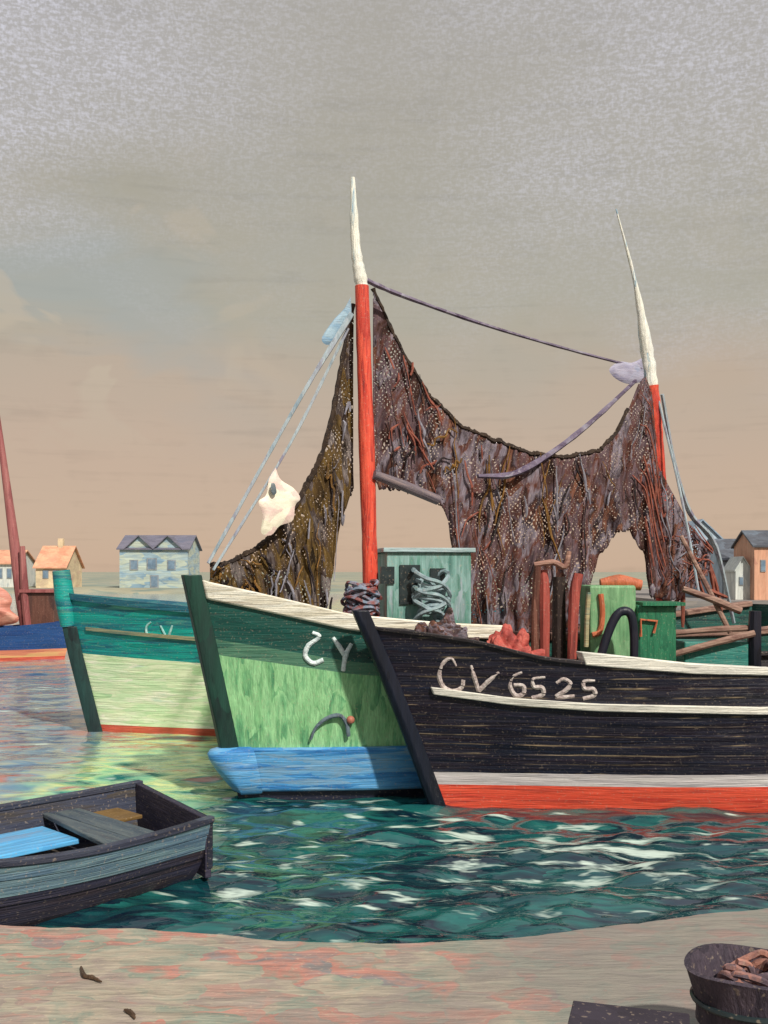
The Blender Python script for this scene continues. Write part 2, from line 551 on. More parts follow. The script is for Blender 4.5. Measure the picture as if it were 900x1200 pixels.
    f4 = nt.nodes.new('ShaderNodeTexNoise'); f4.inputs['Scale'].default_value = 1.0; f4.inputs['Detail'].default_value = 4; f4.inputs['Distortion'].default_value = 0.4
    nt.links.new(mapped((1.0, 2.6, 1)), f4.inputs['Vector']); nt.links.new(f4.outputs['Fac'], refl_col.inputs[0])
    refl_col2 = nt.nodes.new('ShaderNodeValToRGB'); el = refl_col2.color_ramp.elements
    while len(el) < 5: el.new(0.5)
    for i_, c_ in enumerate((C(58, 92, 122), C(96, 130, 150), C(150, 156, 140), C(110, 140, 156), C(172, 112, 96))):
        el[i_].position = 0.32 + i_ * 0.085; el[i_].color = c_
    nt.links.new(f4.outputs['Fac'], refl_col2.inputs[0])
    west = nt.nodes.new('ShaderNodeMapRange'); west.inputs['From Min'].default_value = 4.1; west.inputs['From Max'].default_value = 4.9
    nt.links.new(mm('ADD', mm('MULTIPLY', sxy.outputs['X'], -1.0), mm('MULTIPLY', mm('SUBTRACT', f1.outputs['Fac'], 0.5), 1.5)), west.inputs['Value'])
    sw = nt.nodes.new('ShaderNodeMixRGB'); nt.links.new(west.outputs[0], sw.inputs[0]); nt.links.new(refl_col.outputs[0], sw.inputs[1]); nt.links.new(refl_col2.outputs[0], sw.inputs[2])
    refl_col = sw
    ms_ = nt.nodes.new('ShaderNodeMixRGB'); nt.links.new(mm('MULTIPLY', refl_mask.outputs[0], far_.outputs[0]), ms_.inputs[0]); nt.links.new(bc, ms_.inputs[1]); nt.links.new(refl_col.outputs[0], ms_.inputs[2])
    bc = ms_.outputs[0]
    mc = nt.nodes.new('ShaderNodeMixRGB'); mc.inputs[2].default_value = C(190, 208, 196)
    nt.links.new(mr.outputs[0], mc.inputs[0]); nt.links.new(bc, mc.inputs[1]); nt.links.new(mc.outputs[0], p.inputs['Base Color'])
    ro_ = nt.nodes.new('ShaderNodeMapRange'); ro_.inputs['To Min'].default_value = 0.06; ro_.inputs['To Max'].default_value = 0.5
    nt.links.new(mr.outputs[0], ro_.inputs['Value']); nt.links.new(ro_.outputs[0], p.inputs['Roughness'])
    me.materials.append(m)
    o = bpy.data.objects.new('water', me)
    COL.objects.link(o)
    tag(o, kind='structure')
make_water()

QZ = 0.6
EDGE = []
for px, py in ((-500, 1075), (0, 1082), (150, 1086), (260, 1092), (330, 1100), (450, 1104), (560, 1100), (640, 1093), (740, 1080), (900, 1062), (1400, 1010)):
    Y = (CH - QZ) * F / (py - HZ)
    EDGE.append(((px - 450) / F * Y, Y))
EX, EY = zip(*EDGE)
def edge_y(x):
    return float(np.interp(x, EX, EY)) + 0.025 * mnoise.noise(Vector((x * 3.1, 2, 0))) + 0.012 * mnoise.noise(Vector((x * 11, 5, 0)))
def make_quay():
    mb = MB()
    rows = []
    for x in np.linspace(-12, 12, 400):
        ey = edge_y(x)
        col = [Vector((x, ey + 0.02, -0.6)), Vector((x, ey + 0.01, 0.3)), Vector((x, ey, QZ - 0.05))]
        for t in np.linspace(0, 1, 90) ** 2.0:
            y = ey - 0.03 - t * (ey + 9)
            z = QZ + 0.012 * mnoise.noise(Vector((x * 1.7, y * 1.7, 0))) + 0.006 * mnoise.noise(Vector((x * 6, y * 9, 3)))
            col.append(Vector((x, y, z)))
        rows.append(col)
    mb.grid(rows)
    m = paint('quay_stone', [C(172, 112, 100), C(172, 132, 118), C(146, 134, 124), C(160, 150, 132), C(130, 138, 124), C(176, 124, 110), C(126, 122, 120)],
              size=(0.40, 0.26, 0.6), rough=0.8, bump=1.0, fine=0.16, distort=1.0, grain=0.5)
    nt = m.node_tree
    p = next(n for n in nt.nodes if n.type == 'BSDF_PRINCIPLED')
    src = p.inputs['Base Color'].links[0].from_socket
    t = nt.nodes.new('ShaderNodeTexCoord'); sx = nt.nodes.new('ShaderNodeSeparateXYZ'); nt.links.new(t.outputs['Object'], sx.inputs[0])
    n1 = nt.nodes.new('ShaderNodeTexNoise'); n1.inputs['Scale'].default_value = 1.3; n1.inputs['Detail'].default_value = 5; nt.links.new(t.outputs['Object'], n1.inputs['Vector'])
    a = nt.nodes.new('ShaderNodeMath'); a.operation = 'MULTIPLY_ADD'; nt.links.new(n1.outputs['Fac'], a.inputs[0]); a.inputs[1].default_value = 4.0; nt.links.new(sx.outputs['X'], a.inputs[2])
    r = nt.nodes.new('ShaderNodeMapRange'); r.inputs['From Min'].default_value = 1.5; r.inputs['From Max'].default_value = 3.0; r.inputs['To Max'].default_value = 0.72; nt.links.new(a.outputs[0], r.inputs['Value'])
    mx = nt.nodes.new('ShaderNodeMixRGB'); mx.inputs[2].default_value = C(120, 117, 111); nt.links.new(r.outputs[0], mx.inputs[0]); nt.links.new(src, mx.inputs[1]); nt.links.new(mx.outputs[0], p.inputs['Base Color'])
    o = mb.build('quay', m)
    tag(o, kind='structure')
make_quay()

def make_land():
    mb = MB()
    rows = []
    for x in np.linspace(-900, 900, 260):
        col = []
        for y, h in ((133, -0.6), (134, 0.2), (137, 0.55), (160, 0.7), (260, 0.9), (600, 1.2), (2400, 2.0)):
            col.append(Vector((x * (1 + (y - 133) / 800), y + 5 * mnoise.noise(Vector((x * .02, 0, 0))), h + (0.25 * mnoise.noise(Vector((x * .12, y, 0))) if y > 134 else 0))))
        rows.append(col)
    mb.grid(rows)
    m = paint('shore_grass', [C(138, 142, 122), C(156, 152, 130), C(120, 134, 124), C(164, 150, 130)], size=(9, 9, 3), rough=0.9, bump=0.3)
    tag(mb.build('land', m), kind='structure')
make_land()

# ------------------------------------------------------------------ boats
class Hull:
    def __init__(self, bow, yaw, L, B, s0, stem, gun, tail, flare=0.55, pw=2.0, stern=0.72):
        self.bow, self.L, self.B, self.s0 = Vector((bow[0], bow[1], 0)), L, B, s0
        self.d = Vector((math.cos(yaw), math.sin(yaw), 0))
        self.n = Vector((math.sin(yaw), -math.cos(yaw), 0))
        self.yaw, self.stem, self.gun, self.tail, self.flare, self.pw, self.stern = yaw, stem, gun, tail, flare, pw, stern
        self.S = np.concatenate([np.linspace(0, 0.6, 13)[:-1], np.linspace(0.6, s0, 22)[:-1], np.linspace(s0, L, 22)])
        self.zg_tab = None
        g = [self.solve(s, gun) for s in self.S]
        zs = []
        for s, (z, px) in zip(self.S, g):
            zs.append(z if px <= gun[-1][0] else None)
        last = max(i for i, z in enumerate(zs) if z is not None)
        for i in range(last + 1, len(zs)):
            zs[i] = float(np.interp(self.S[i], [self.S[last]] + [t[0] for t in tail], [zs[last]] + [t[1] for t in tail]))
        self.zg_tab = zs
    def rk(self, z):
        return float(np.interp(z, [t[0] for t in self.stem], [t[1] for t in self.stem]))
    def Bs(self, s):
        b = self.B * (1 - (1 - min(s / self.s0, 1)) ** self.pw)
        k = max(0, (s / self.L - 0.62) / 0.38)
        return b * (1 - (1 - self.stern) * k * k)
    def half(self, s, z):
        zt = self.zg(s) if self.zg_tab is not None else 2.2
        u = min(1.0, max(0.0, z / zt))
        k = self.flare + (0.93 - self.flare) * min(1, s / (self.s0 * 1.1))
        f = k + (1 - k) * u ** 1.1
        if z < 0:
            f = k * max(0.2, 1 + z * 0.5)
        return self.Bs(s) * f
    def zg(self, s):
        return float(np.interp(s, self.S, self.zg_tab))
    def P(self, s, z, side, proud=0.0):
        a = -self.rk(z) + s * (self.L + self.rk(z)) / self.L
        h = self.half(s, z) + proud
        return self.bow + self.d * a + self.n * (side * h) + Vector((0, 0, z))
    def px(self, p):
        return 450 + p.x / p.y * F
    def solve(self, s, tab):
        z = 1.5
        for _ in range(12):
            p = self.P(s, z, 1)
            q = self.px(p)
            py = float(np.interp(q, [t[0] for t in tab], [t[1] for t in tab]))
            z = CH - (py - HZ) / F * p.y
        return z, self.px(self.P(s, z, 1))
    def line(self, tab, tail_z=None):
        zs = []
        for s in self.S:
            z, q = self.solve(s, tab)
            zs.append((z, q))
        lim = tab[-1][0]
        last = max([i for i, (z, q) in enumerate(zs) if q <= lim] or [0])
        return lambda s: float(np.interp(s, self.S[:last + 1], [z for z, q in zs[:last + 1]]))
    def skin(self, name, z0, z1, rows, mat, parent, ledge=0.0, every=2):
        mb = MB()
        for side in (1, -1):
            g = []
            for s in self.S:
                a, b = z0(s), z1(s)
                col = []
                for i in range(rows + 1):
                    z = a + (b - a) * i / rows
                    col.append(self.P(s, z, side))
                    if ledge and 0 < i < rows and i % every == 0:
                        w = 1 if s > 0.02 else 0
                        col[-1] = self.P(s, z, side, 0.0)
                        col.insert(len(col) - 1, self.P(s, z - 0.004, side, ledge * w))
                g.append(col)
            mb.grid(g)
            if side == 1:
                p_end = g[-1]
            else:
                mb.grid([p_end, g[-1]])
        return mb.build(name, mat, parent, angle=25)
    def strake(self, name, z0, z1, proud, inner, sA, sB, mat, parent, sides=(1, -1), bevel=0.0):
        ss = [sA] + [s for s in self.S if sA < s < sB] + [sB]
        if len(ss) < 6 or ss[1] - ss[0] > .5:
            ss = list(np.linspace(sA, sB, 24))
        for side in sides:
            mb = MB()
            rows = []
            for s in ss:
                a, b = z0(s), z1(s)
                pi = [max(-self.half(s, z), -inner) for z in (a, b)]
                rows.append([self.P(s, a, side, pi[0]), self.P(s, a, side, proud), self.P(s, b, side, proud), self.P(s, b, side, pi[1])])
            V = mb.grid(rows, close=True)
            mb.f(V[0]); mb.f(V[-1])
            mb.build(name, mat, parent, smooth=True, angle=30, bevel=bevel)
    def deck(self, name, drop, mat, parent):
        mb = MB()
        g = []
        for s in self.S[2:]:
            z = self.zg(s) - drop
            h = max(0.01, self.half(s, z) - 0.02)
            o = self.P(s, z, 0) - self.n * 0
            c = self.P(s, z, 1) - self.n * self.half(s, z)
            g.append([c + self.n * (h * t) + Vector((0, 0, 0.05 * (1 - t * t))) for t in np.linspace(-1, 1, 9)])
        mb.grid(g)
        return mb.build(name, mat, parent)
    def bulwark(self, name, drop, mat, parent, th=0.06):
        mb = MB()
        for side in (1, -1):
            g = []
            for s in self.S[2:]:
                zt = self.zg(s)
                g.append([self.P(s, z, side, -min(th, self.half(s, z) * .8)) for z in (zt - drop - 0.05, zt - drop / 2, zt - 0.004)])
            mb.grid(g)
        return mb.build(name, mat, parent)
    def stem_post(self, name, top, w, fwd, mat, parent, zlo=-0.5, ztop=None, lift=0.12, split=None):
        mb = MB()
        zs = np.linspace(zlo, ztop if ztop else self.zg(0) + lift, 16)
        rows = []
        for z in zs:
            c = self.bow + self.d * (-self.rk(z)) + Vector((0, 0, z))
            rows.append([c + self.n * w - self.d * (fwd * .2), c + self.n * (w * .55) - self.d * fwd, c - self.n * (w * .55) - self.d * fwd,
                         c - self.n * w - self.d * (fwd * .2), c - self.n * w + self.d * 0.12, c + self.n * w + self.d * 0.12])
        V = mb.grid(rows, close=True)
        mb.f(V[0]); mb.f(V[-1])
        return mb.build(name, mat, parent, angle=30, bevel=0.012)
    def axis_s(self, px, off=0.0):
        """distance along the centre line of the point seen at column px (off: metres to port)"""
        k = (px - 450) / F
        o = self.bow + self.n * off
        return (k * o.y - o.x) / (self.d.x - k * self.d.y)
    def on_axis(self, px, py, off=0.0):
        s = self.axis_s(px, off)
        p = self.bow + self.n * off + self.d * s
        return unp(px, py, p.y)

def letters(hull_objs, glyphs, r, mat, parent, name='registration_letters', sink=0.022):
    dg = bpy.context.evaluated_depsgraph_get()
    verts, faces = [], []
    for o in hull_objs:
        off = len(verts)
        w = origin_of(o)
        verts += [v.co + w for v in o.data.vertices]
        faces += [[i + off for i in p.vertices] for p in o.data.polygons]
    bvh = BVHTree.FromPolygons(verts, faces)
    O = Vector((0, 0, CH))
    def hit(px, py):
        d = (unp(px, py, 10) - O).normalized()
        h = bvh.ray_cast(O, d)
        return h[0] + d * sink if h[0] else None
    mb = MB()
    for st in glyphs:
        pts = [hit(*q[:2]) for q in st]
        pts = [p for p in pts if p is not None]
        if len(pts) < 2:
            continue
        mb.tube(pts, [r * 0.8, r * 1.15, r], n=8, smooth=8 * len(pts), jitter=0.05)
    return mb.build(name, mat, parent)

HSTROKE = (0.55, 0.5, 0.06)

# ---- black boat, nearest
YB = R(13)
black = Hull((0.611, 12.22), YB, 9.5, 1.22, 4.2, [(-0.6, -0.22), (0, 0), (0.8, 0.30), (1.6, 0.62), (2.4, 0.97)],
             [(415, 727), (445, 738), (500, 744), (560, 753), (610, 766), (640, 773), (720, 780), (810, 787), (900, 789)], [(7, 1.65), (9.5, 2.0)], flare=0.45)
Bt = thing('fishing_boat', (0.611 + 4, 12.22 + 1, 0), 'black wooden fishing boat with red waterline and white registration letters', 'fishing boat')
m_sp = paint('weathered_spar', [C(86, 60, 54), C(122, 92, 82), C(150, 122, 108), C(100, 70, 62)], size=(.3, .3, .05), rough=.75)
m_black = paint('black_planks', [C(12, 11, 22), C(22, 23, 40), C(36, 35, 50), C(28, 20, 32), C(16, 21, 40), C(30, 35, 54)], size=(1.0, 1.0, 0.06), yaw=YB, rough=0.42, bump=0.7, fine=0.35, seams=(0.115, C(150, 132, 104), 0.7), grain=0.2)
m_blackrail = paint('black_stem_paint', [C(10, 12, 20), C(20, 26, 40), C(34, 32, 44)], size=(0.2, 0.2, 0.7), rough=0.4, bump=0.6, grain=0)
m_white = paint('white_trim', [C(190, 188, 180), C(226, 224, 212), C(238, 234, 220)], size=(0.4, 0.4, 0.05), yaw=YB, rough=0.5, bump=0.9, fine=0.10)
m_greywhite = paint('grey_white_band', [C(150, 146, 150), C(196, 190, 190), C(214, 210, 206)], size=(0.7, 0.5, 0.05), yaw=YB, rough=0.5, bump=0.7)
m_red = paint('red_antifouling', [C(176, 50, 40), C(214, 76, 52), C(224, 86, 60), C(150, 46, 42)], size=(0.9, 0.5, 0.05), yaw=YB, rough=0.5, bump=0.6)
m_deck = paint('deck_planks', [C(92, 74, 66), C(70, 60, 60), C(110, 92, 84)], size=(0.5, 0.08, 0.3), rough=0.7)
m_bulw = paint('dark_bulwark', [C(28, 26, 30), C(48, 44, 48), C(36, 30, 30)], size=(0.5, 0.5, 0.08), rough=0.6)
zc = lambda v: (lambda s: v)
black.skin('bottom', zc(-0.6), zc(0.27), 4, m_red, Bt)
black.skin('waterline_band', zc(0.27), zc(0.42), 2, m_greywhite, Bt)
rb = black.line([(440, 800), (465, 804), (520, 811), (600, 822), (700, 829), (900, 833)])
topside = black.skin('topside', zc(0.42), lambda s: rb(s), 10, m_black, Bt, ledge=0.014, every=2)
upper = black.skin('bulwark_planking', lambda s: rb(s), lambda s: black.zg(s), 4, m_black, Bt, ledge=0.008, every=2)
black.strake('rub_rail', lambda s: rb(s) - 0.045, lambda s: rb(s) + 0.045, 0.05, 0.03, 0.42, 9.4, m_white, Bt, bevel=0.01)
black.strake('gunwale_cap', lambda s: black.zg(s) - 0.02, lambda s: black.zg(s) + 0.03, 0.03, 0.13, 0.05, 2.05, m_bulw, Bt, bevel=0.01)
black.strake('gunwale_cap', lambda s: black.zg(s) - 0.02, lambda s: black.zg(s) + 0.13 - 0.035 * max(0, s - 2.3) , 0.035, 0.15, 2.05, 4.1, m_white, Bt, bevel=0.012)
black.strake('gunwale_cap', lambda s: black.zg(s) - 0.02, lambda s: black.zg(s) + 0.035, 0.03, 0.14, 4.1, 9.45, m_bulw, Bt, bevel=0.01)
black.stem_post('stem_post', None, 0.085, 0.07, m_blackrail, Bt, lift=0.16)
black.deck('deck', 0.5, m_deck, Bt)
black.bulwark('bulwark_lining', 0.5, m_bulw, Bt)
m_letter = paint('letter_paint', [C(150, 134, 132), C(190, 176, 172), C(214, 206, 200)], size=(0.04, 0.04, 0.03), rough=0.5, bump=0.5)
letters([topside, upper], [
    [(535, 780), (529, 771), (520, 776), (515, 790), (519, 803), (530, 809), (541, 805), (543, 796)],
    [(552, 779), (556, 793), (561, 809)], [(585, 787), (573, 797), (561, 809)],
    [(612, 787), (602, 792), (598, 803), (604, 814), (613, 812), (613, 803), (602, 802)],
    [(639, 793), (625, 795), (626, 804), (635, 805), (636, 813), (623, 817)],
    [(652, 800), (660, 795), (668, 800), (663, 808), (652, 816), (673, 815)],
    [(697, 797), (684, 798), (685, 806), (695, 807), (696, 814), (683, 818)],
], 0.032, m_letter, Bt)

# ---- green boat with the two masts
YG = R(31)
green = Hull((-1.80, 12.66), YG, 10.8, 1.62, 3.9, [(-0.5, -0.1), (0, 0), (0.7, 0.16), (1.5, 0.34), (2.9, 0.66)],
             [(222, 686), (245, 694), (300, 706), (360, 720), (410, 732), (520, 742)], [(4, 1.95), (8, 1.9), (10.8, 2.2)], flare=0.72, pw=1.9)
Gt = thing('fishing_boat', (-1.8 + 3.5, 12.66 + 2.2, 0), 'green two masted fishing boat with white gunwale and blue waterline band', 'fishing boat')
GS = (0.10, 0.10, 0.55)
m_gdark = paint('dark_green_strake', [C(18, 62, 58), C(26, 84, 76), C(36, 76, 68), C(20, 50, 54)], size=HSTROKE, yaw=YG, rough=0.45, bump=0.6)
m_glight = paint('light_green_side', [C(84, 146, 104), C(128, 186, 130), C(152, 206, 150), C(104, 168, 118), C(90, 146, 110)], size=GS, rough=0.5, bump=0.8)
m_gmid = paint('mid_green_strake', [C(60, 112, 92), C(84, 128, 104), C(50, 98, 84)], size=HSTROKE, yaw=YG, rough=0.5, bump=0.7)
m_blue = paint('blue_band', [C(44, 112, 176), C(64, 138, 196), C(92, 158, 206), C(120, 160, 190), C(48, 120, 184)], size=(0.5, 0.4, 0.06), yaw=YG, rough=0.45, bump=0.7)
m_gbot = paint('dark_bottom_paint', [C(24, 28, 46), C(36, 38, 58)], size=HSTROKE, rough=0.5)
m_gstem = paint('dark_green_stem', [C(18, 34, 34), C(26, 62, 52), C(30, 44, 44)], size=(0.2, 0.2, 0.6), rough=0.45, bump=0.6, grain=0)
m_gcap = paint('white_gunwale', [C(204, 198, 176), C(236, 230, 210), C(240, 236, 222), C(186, 176, 156)], size=(0.6, 0.5, 0.05), yaw=YG, rough=0.5, bump=1.0)
gz = lambda f: (lambda s: 0.62 + (green.zg(s) - 0.62) * f)
green.skin('bottom', zc(-0.5), zc(0.62), 3, m_gbot, Gt)
g1 = green.skin('lower_side', zc(0.62), gz(0.60), 6, m_glight, Gt)
g2 = green.skin('middle_strake', gz(0.60), gz(0.70), 2, m_gmid, Gt)
g3 = green.skin('upper_strake', gz(0.70), lambda s: green.zg(s), 4, m_gdark, Gt, ledge=0.012, every=2)
green.strake('waterline_band', zc(0.09), zc(0.64), 0.07, 0.05, 0.0, 10.7, m_blue, Gt, bevel=0.03)
green.strake('gunwale_cap', lambda s: green.zg(s) - 0.10 + .05 * min(1, s / 3), lambda s: green.zg(s) + 0.13, 0.05, 0.14, 0.10, 3.3, m_gcap, Gt, bevel=0.02)
green.strake('gunwale_cap', lambda s: green.zg(s) - 0.04, lambda s: green.zg(s) + 0.06, 0.045, 0.14, 3.3, 10.75, m_sp, Gt, bevel=0.02)
green.stem_post('stem_post', None, 0.09, 0.10, m_gstem, Gt, zlo=0.55, lift=0.14)
m_teal = paint('teal_house_paint', [C(70, 116, 108), C(104, 146, 138), C(136, 170, 166), C(84, 132, 118), C(150, 166, 172)], size=(0.12, 0.12, 0.5), rough=0.55, bump=0.7)
# the band runs out into a rounded forefoot ahead of the stem
mb = MB()
c0 = green.bow
rows = []
for z, fw, w in ((0.06, -0.04, 0.10), (0.09, 0.02, 0.15), (0.2, 0.10, 0.17), (0.35, 0.19, 0.18), (0.5, 0.26, 0.18), (0.58, 0.27, 0.17), (0.63, 0.22, 0.15), (0.648, 0.12, 0.10)):
    c = c0 - green.d * green.rk(z) + Vector((0, 0, z))
    rows.append([c + green.d * 0.25 + green.n * (w + 0.06)] + [c - green.d * (fw * math.cos(q)) + green.n * (w * math.sin(q)) for q in np.linspace(1.4, -1.4, 9)] + [c + green.d * 0.25 - green.n * (w + 0.06)])
V = mb.grid(rows)
mb.f(V[0]); mb.f(V[-1])
mb.build('forefoot', m_blue, Gt, angle=75)
green.deck('deck', 0.55, m_deck, Gt)
green.bulwark('bulwark_lining', 0.55, m_gdark, Gt)
m_gl = paint('green_boat_letters', [C(186, 206, 208), C(226, 236, 236)], size=(0.04, 0.04, 0.03), rough=0.5)
letters([g1, g2, g3], [
    [(366, 741), (374, 746), (361, 757), (358, 769), (367, 777), (379, 773)],
    [(390, 747), (397, 757), (403, 767)], [(412, 754), (405, 768), (402, 786)]], 0.029, m_gl, Gt, sink=0.004)

def on_side(px, py, objs, out=0.0):
    verts, faces = [], []
    for o in objs:
        off = len(verts); w = origin_of(o)
        verts += [v.co + w for v in o.data.vertices]; faces += [[i + off for i in p.vertices] for p in o.data.polygons]
    h = BVHTree.FromPolygons(verts, faces).ray_cast(Vector((0, 0, CH)), (unp(px, py, 10) - Vector((0, 0, CH))).normalized())
    return h[0] + green.n * out
mb = MB(); mb.tube([on_side(x, y, [g1, g2, g3], .05) for x, y in ((362, 866), (368, 852), (381, 841), (396, 838), (404, 848), (406, 862))], [.015, .03, .025], n=8, smooth=24, jitter=.1)
mb.build('rope_fender', paint('fender_rope', [C(70, 84, 96), C(104, 120, 130), C(60, 70, 84)], size=(.1, .1, .1)), Gt)
mb = MB(); c_ = on_side(408, 843, [g1, g2, g3], .06)
mb.grid([[c_ + Vector((math.sin(a) * math.cos(b), math.sin(a) * math.sin(b), math.cos(a))) * .052 for b in np.linspace(0, 2 * math.pi, 16, endpoint=False)] for a in np.linspace(0.05, math.pi - .05, 10)], close=True)
mb.build('float', paint('orange_float', [C(150, 92, 76), C(176, 112, 92)], size=(.1, .1, .1)), Gt)
# masts
m_mast = paint('red_mast_paint', [C(110, 40, 42), C(196, 62, 48), C(228, 92, 68), C(176, 56, 48), C(214, 84, 64)], size=(0.06, 0.06, 0.45), rough=0.45, bump=0.7)
m_masttop = paint('white_mast_paint', [C(150, 186, 206), C(232, 234, 220), C(242, 240, 228), C(206, 216, 216)], size=(0.05, 0.05, 0.35), rough=0.45, bump=0.9)
def mast(name, pts, rr, split, mats):
    mb = MB(); mb.tube(pts[:split + 1], rr[:split + 1], n=12, smooth=30, jitter=0.05)
    o = mb.build(name, mats[0], Gt)
    mb = MB(); mb.tube([pts[split] - (pts[split + 1] - pts[split]).normalized() * 0.02] + pts[split + 1:], rr[split:], n=12, smooth=20, jitter=0.13)
    mb.build('mast_top', mats[1], o)
    return o
sF = green.axis_s(430)
GD = green.zg(sF) - 0.55
def ax(px, py, off=0.0): return green.on_axis(px, py, off)
mf = mast('foremast', [ax(436, 745), ax(433, 640), ax(429, 500), ax(424, 335), ax(417, 290), ax(413, 208)], [0.105, 0.10, 0.105, 0.09, 0.07, 0.03], 3, (m_mast, m_masttop))
mast('mizzenmast', [ax(778, 760), ax(774, 600), ax(768, 500), ax(763, 452), ax(757, 405), ax(744, 330), ax(722, 245)], [0.12, 0.115, 0.11, 0.115, 0.10, 0.034, 0.010], 3, (m_mast, m_masttop))
m_rope = paint('mauve_rope', [C(70, 56, 80), C(110, 100, 120), C(140, 138, 150)], size=(0.15, 0.15, 0.1), rough=0.7)
m_bluerope = paint('pale_blue_rope', [C(120, 140, 152), C(158, 172, 178), C(130, 128, 146)], size=(0.12, 0.12, 0.3), rough=0.7)
def rope(name, pts, r, mat, parent=Gt, n=6, sm=24):
    mb = MB(); mb.tube(pts, r, n=n, smooth=sm, jitter=0.12)
    return mb.build(name, mat, parent)
rope('triatic_stay', [ax(428, 328), ax(470, 346), ax(560, 378), ax(650, 405), ax(752, 432)], [0.04, 0.03, 0.026, 0.024], m_rope)
rope('forestay', [ax(412, 368, 0.05), ax(350, 470, 0.05), ax(244, 660, 0.05)], [0.04, 0.025, 0.022], m_bluerope)
rope('forestay', [ax(408, 385, -0.06), ax(340, 520, -0.06), ax(250, 668, -0.06)], [0.022, 0.018], m_bluerope)
rope('topping_lift', [ax(745, 446, .1), ax(690, 497, .1), ax(640, 535, .1), ax(600, 556, .1), ax(560, 558, .1)], [0.03, 0.04, 0.045, 0.05, 0.03], m_rope)
rope('shroud', [ax(776, 462, -.1), ax(790, 540, -.2), ax(808, 600, -.3), ax(838, 640, -.4), ax(860, 730, -.6)], [0.03, 0.035, 0.05, 0.03], m_bluerope)
rope('shroud', [ax(772, 470, .1), ax(800, 590, .5), ax(820, 700, .9)], [0.02, 0.02], m_bluerope)
mb = MB(); mb.tube([ax(438, 556, .12), ax(475, 570, .12), ax(513, 586, .12)], [0.06, 0.075, 0.07], n=10, smooth=10)
mb.build('boom', paint('grey_boom', [C(74, 66, 76), C(110, 100, 106), C(140, 122, 120)], size=(0.4, 0.3, 0.04), tilt=R(20), rough=0.6), Gt)

# teal deckhouse behind the foremast
dh_s = green.axis_s(488) + 0.1
dc = green.bow + green.d * dh_s
ztop = CH + 22 / F * dc.y
mb = MB(); mb.box((dc.x, dc.y, (1.2 + ztop) / 2), (1.15, 0.9, ztop - 1.2), rz=YG * .3)
dh = mb.build('deckhouse', m_teal, Gt, smooth=False, bevel=0.02)
mb = MB(); mb.box((dc.x, dc.y, ztop + 0.03), (1.25, 1.0, 0.06), rz=YG * .3)
mb.build('roof', paint('deckhouse_roof', [C(130, 160, 160), C(160, 180, 184), C(96, 130, 126)], size=(0.3, 0.3, 0.1)), dh, smooth=False, bevel=0.01)
m_dark = paint('dark_opening', [C(26, 36, 40), C(44, 56, 58)], size=(0.2, 0.2, 0.2), rough=0.3)
fy = dc.y - 0.46
for px0, px1, py0, py1 in ((446, 462, 664, 684), (468, 492, 662, 708), (504, 522, 666, 684)):
    a, b = unp(px0, py0, fy), unp(px1, py1, fy)
    mb = MB(); mb.box(((a.x + b.x) / 2, fy + (a.x + b.x - 2 * dc.x) / 2 * math.tan(YG * .3) , (a.z + b.z) / 2), (b.x - a.x, 0.05, a.z - b.z), rz=YG * .3)
    mb.build('door' if py1 > 700 else 'window', m_dark, dh, smooth=False)

# ---- pale green boat behind
YT = R(14)
pale = Hull((-5.06, 17.97), YT, 8.2, 1.75, 3.6, [(-0.5, -0.15), (0, 0), (1.4, 0.34), (2.8, 0.62)],
            [(70, 696), (90, 700), (140, 706), (210, 713), (260, 718), (420, 728)], [(5, 1.9), (8.2, 2.0)], flare=0.6)
Pt = thing('fishing_boat', (-5.06 + 4, 19, 0), 'pale green fishing boat with teal bulwark moored behind the green one', 'fishing boat')
m_pale = paint('pale_green_side', [C(168, 206, 158), C(190, 222, 170), C(228, 236, 200), C(196, 224, 178), C(244, 242, 214), C(178, 208, 184)], size=(0.8, 0.6, 0.13), yaw=YT, rough=0.5, bump=0.8, fine=0.08)
m_ptop = paint('teal_bulwark', [C(0, 116, 112), C(14, 158, 146), C(24, 146, 140), C(26, 100, 118), C(80, 160, 142)], size=(0.9, 0.6, 0.08), yaw=YT, rough=0.45, bump=0.7)
m_pred = paint('red_waterline', [C(190, 80, 62), C(214, 100, 80)], size=(0.4, 0.4, 0.05), rough=0.5)
pz = lambda f: (lambda s: 0.12 + (pale.zg(s) - 0.12) * f)
pale.skin('bottom', zc(-0.5), zc(0.13), 3, m_pred, Pt)
p1 = pale.skin('lower_side', zc(0.13), pz(0.56), 5, m_pale, Pt)
p2 = pale.skin('bulwark_planking', pz(0.56), lambda s: pale.zg(s), 4, m_ptop, Pt, ledge=0.015, every=2)
m_tan = paint('tan_rail', [C(120, 128, 104), C(176, 164, 124), C(88, 120, 112)], size=(0.5, 0.5, 0.06), rough=0.6)
pale.strake('rub_rail', lambda s: pz(0.76)(s) - 0.03, lambda s: pz(0.76)(s) + 0.03, 0.05, 0.03, 0.25, 8.1, m_tan, Pt)
pale.strake('gunwale_cap', lambda s: pale.zg(s) - 0.06, lambda s: pale.zg(s) + 0.05, 0.05, 0.14, 0.1, 8.15, paint('blue_green_cap', [C(24, 78, 104), C(40, 104, 120), C(60, 120, 116)], size=(0.5, 0.5, 0.05), yaw=YT), Pt)
pale.stem_post('stem_post', None, 0.12, 0.13, paint('pale_boat_stem', [C(28, 44, 46), C(34, 64, 62), C(24, 34, 38)], size=(0.2, 0.2, 0.5), grain=0), Pt, lift=-0.55)
mb = MB()
zt = pale.zg(0)
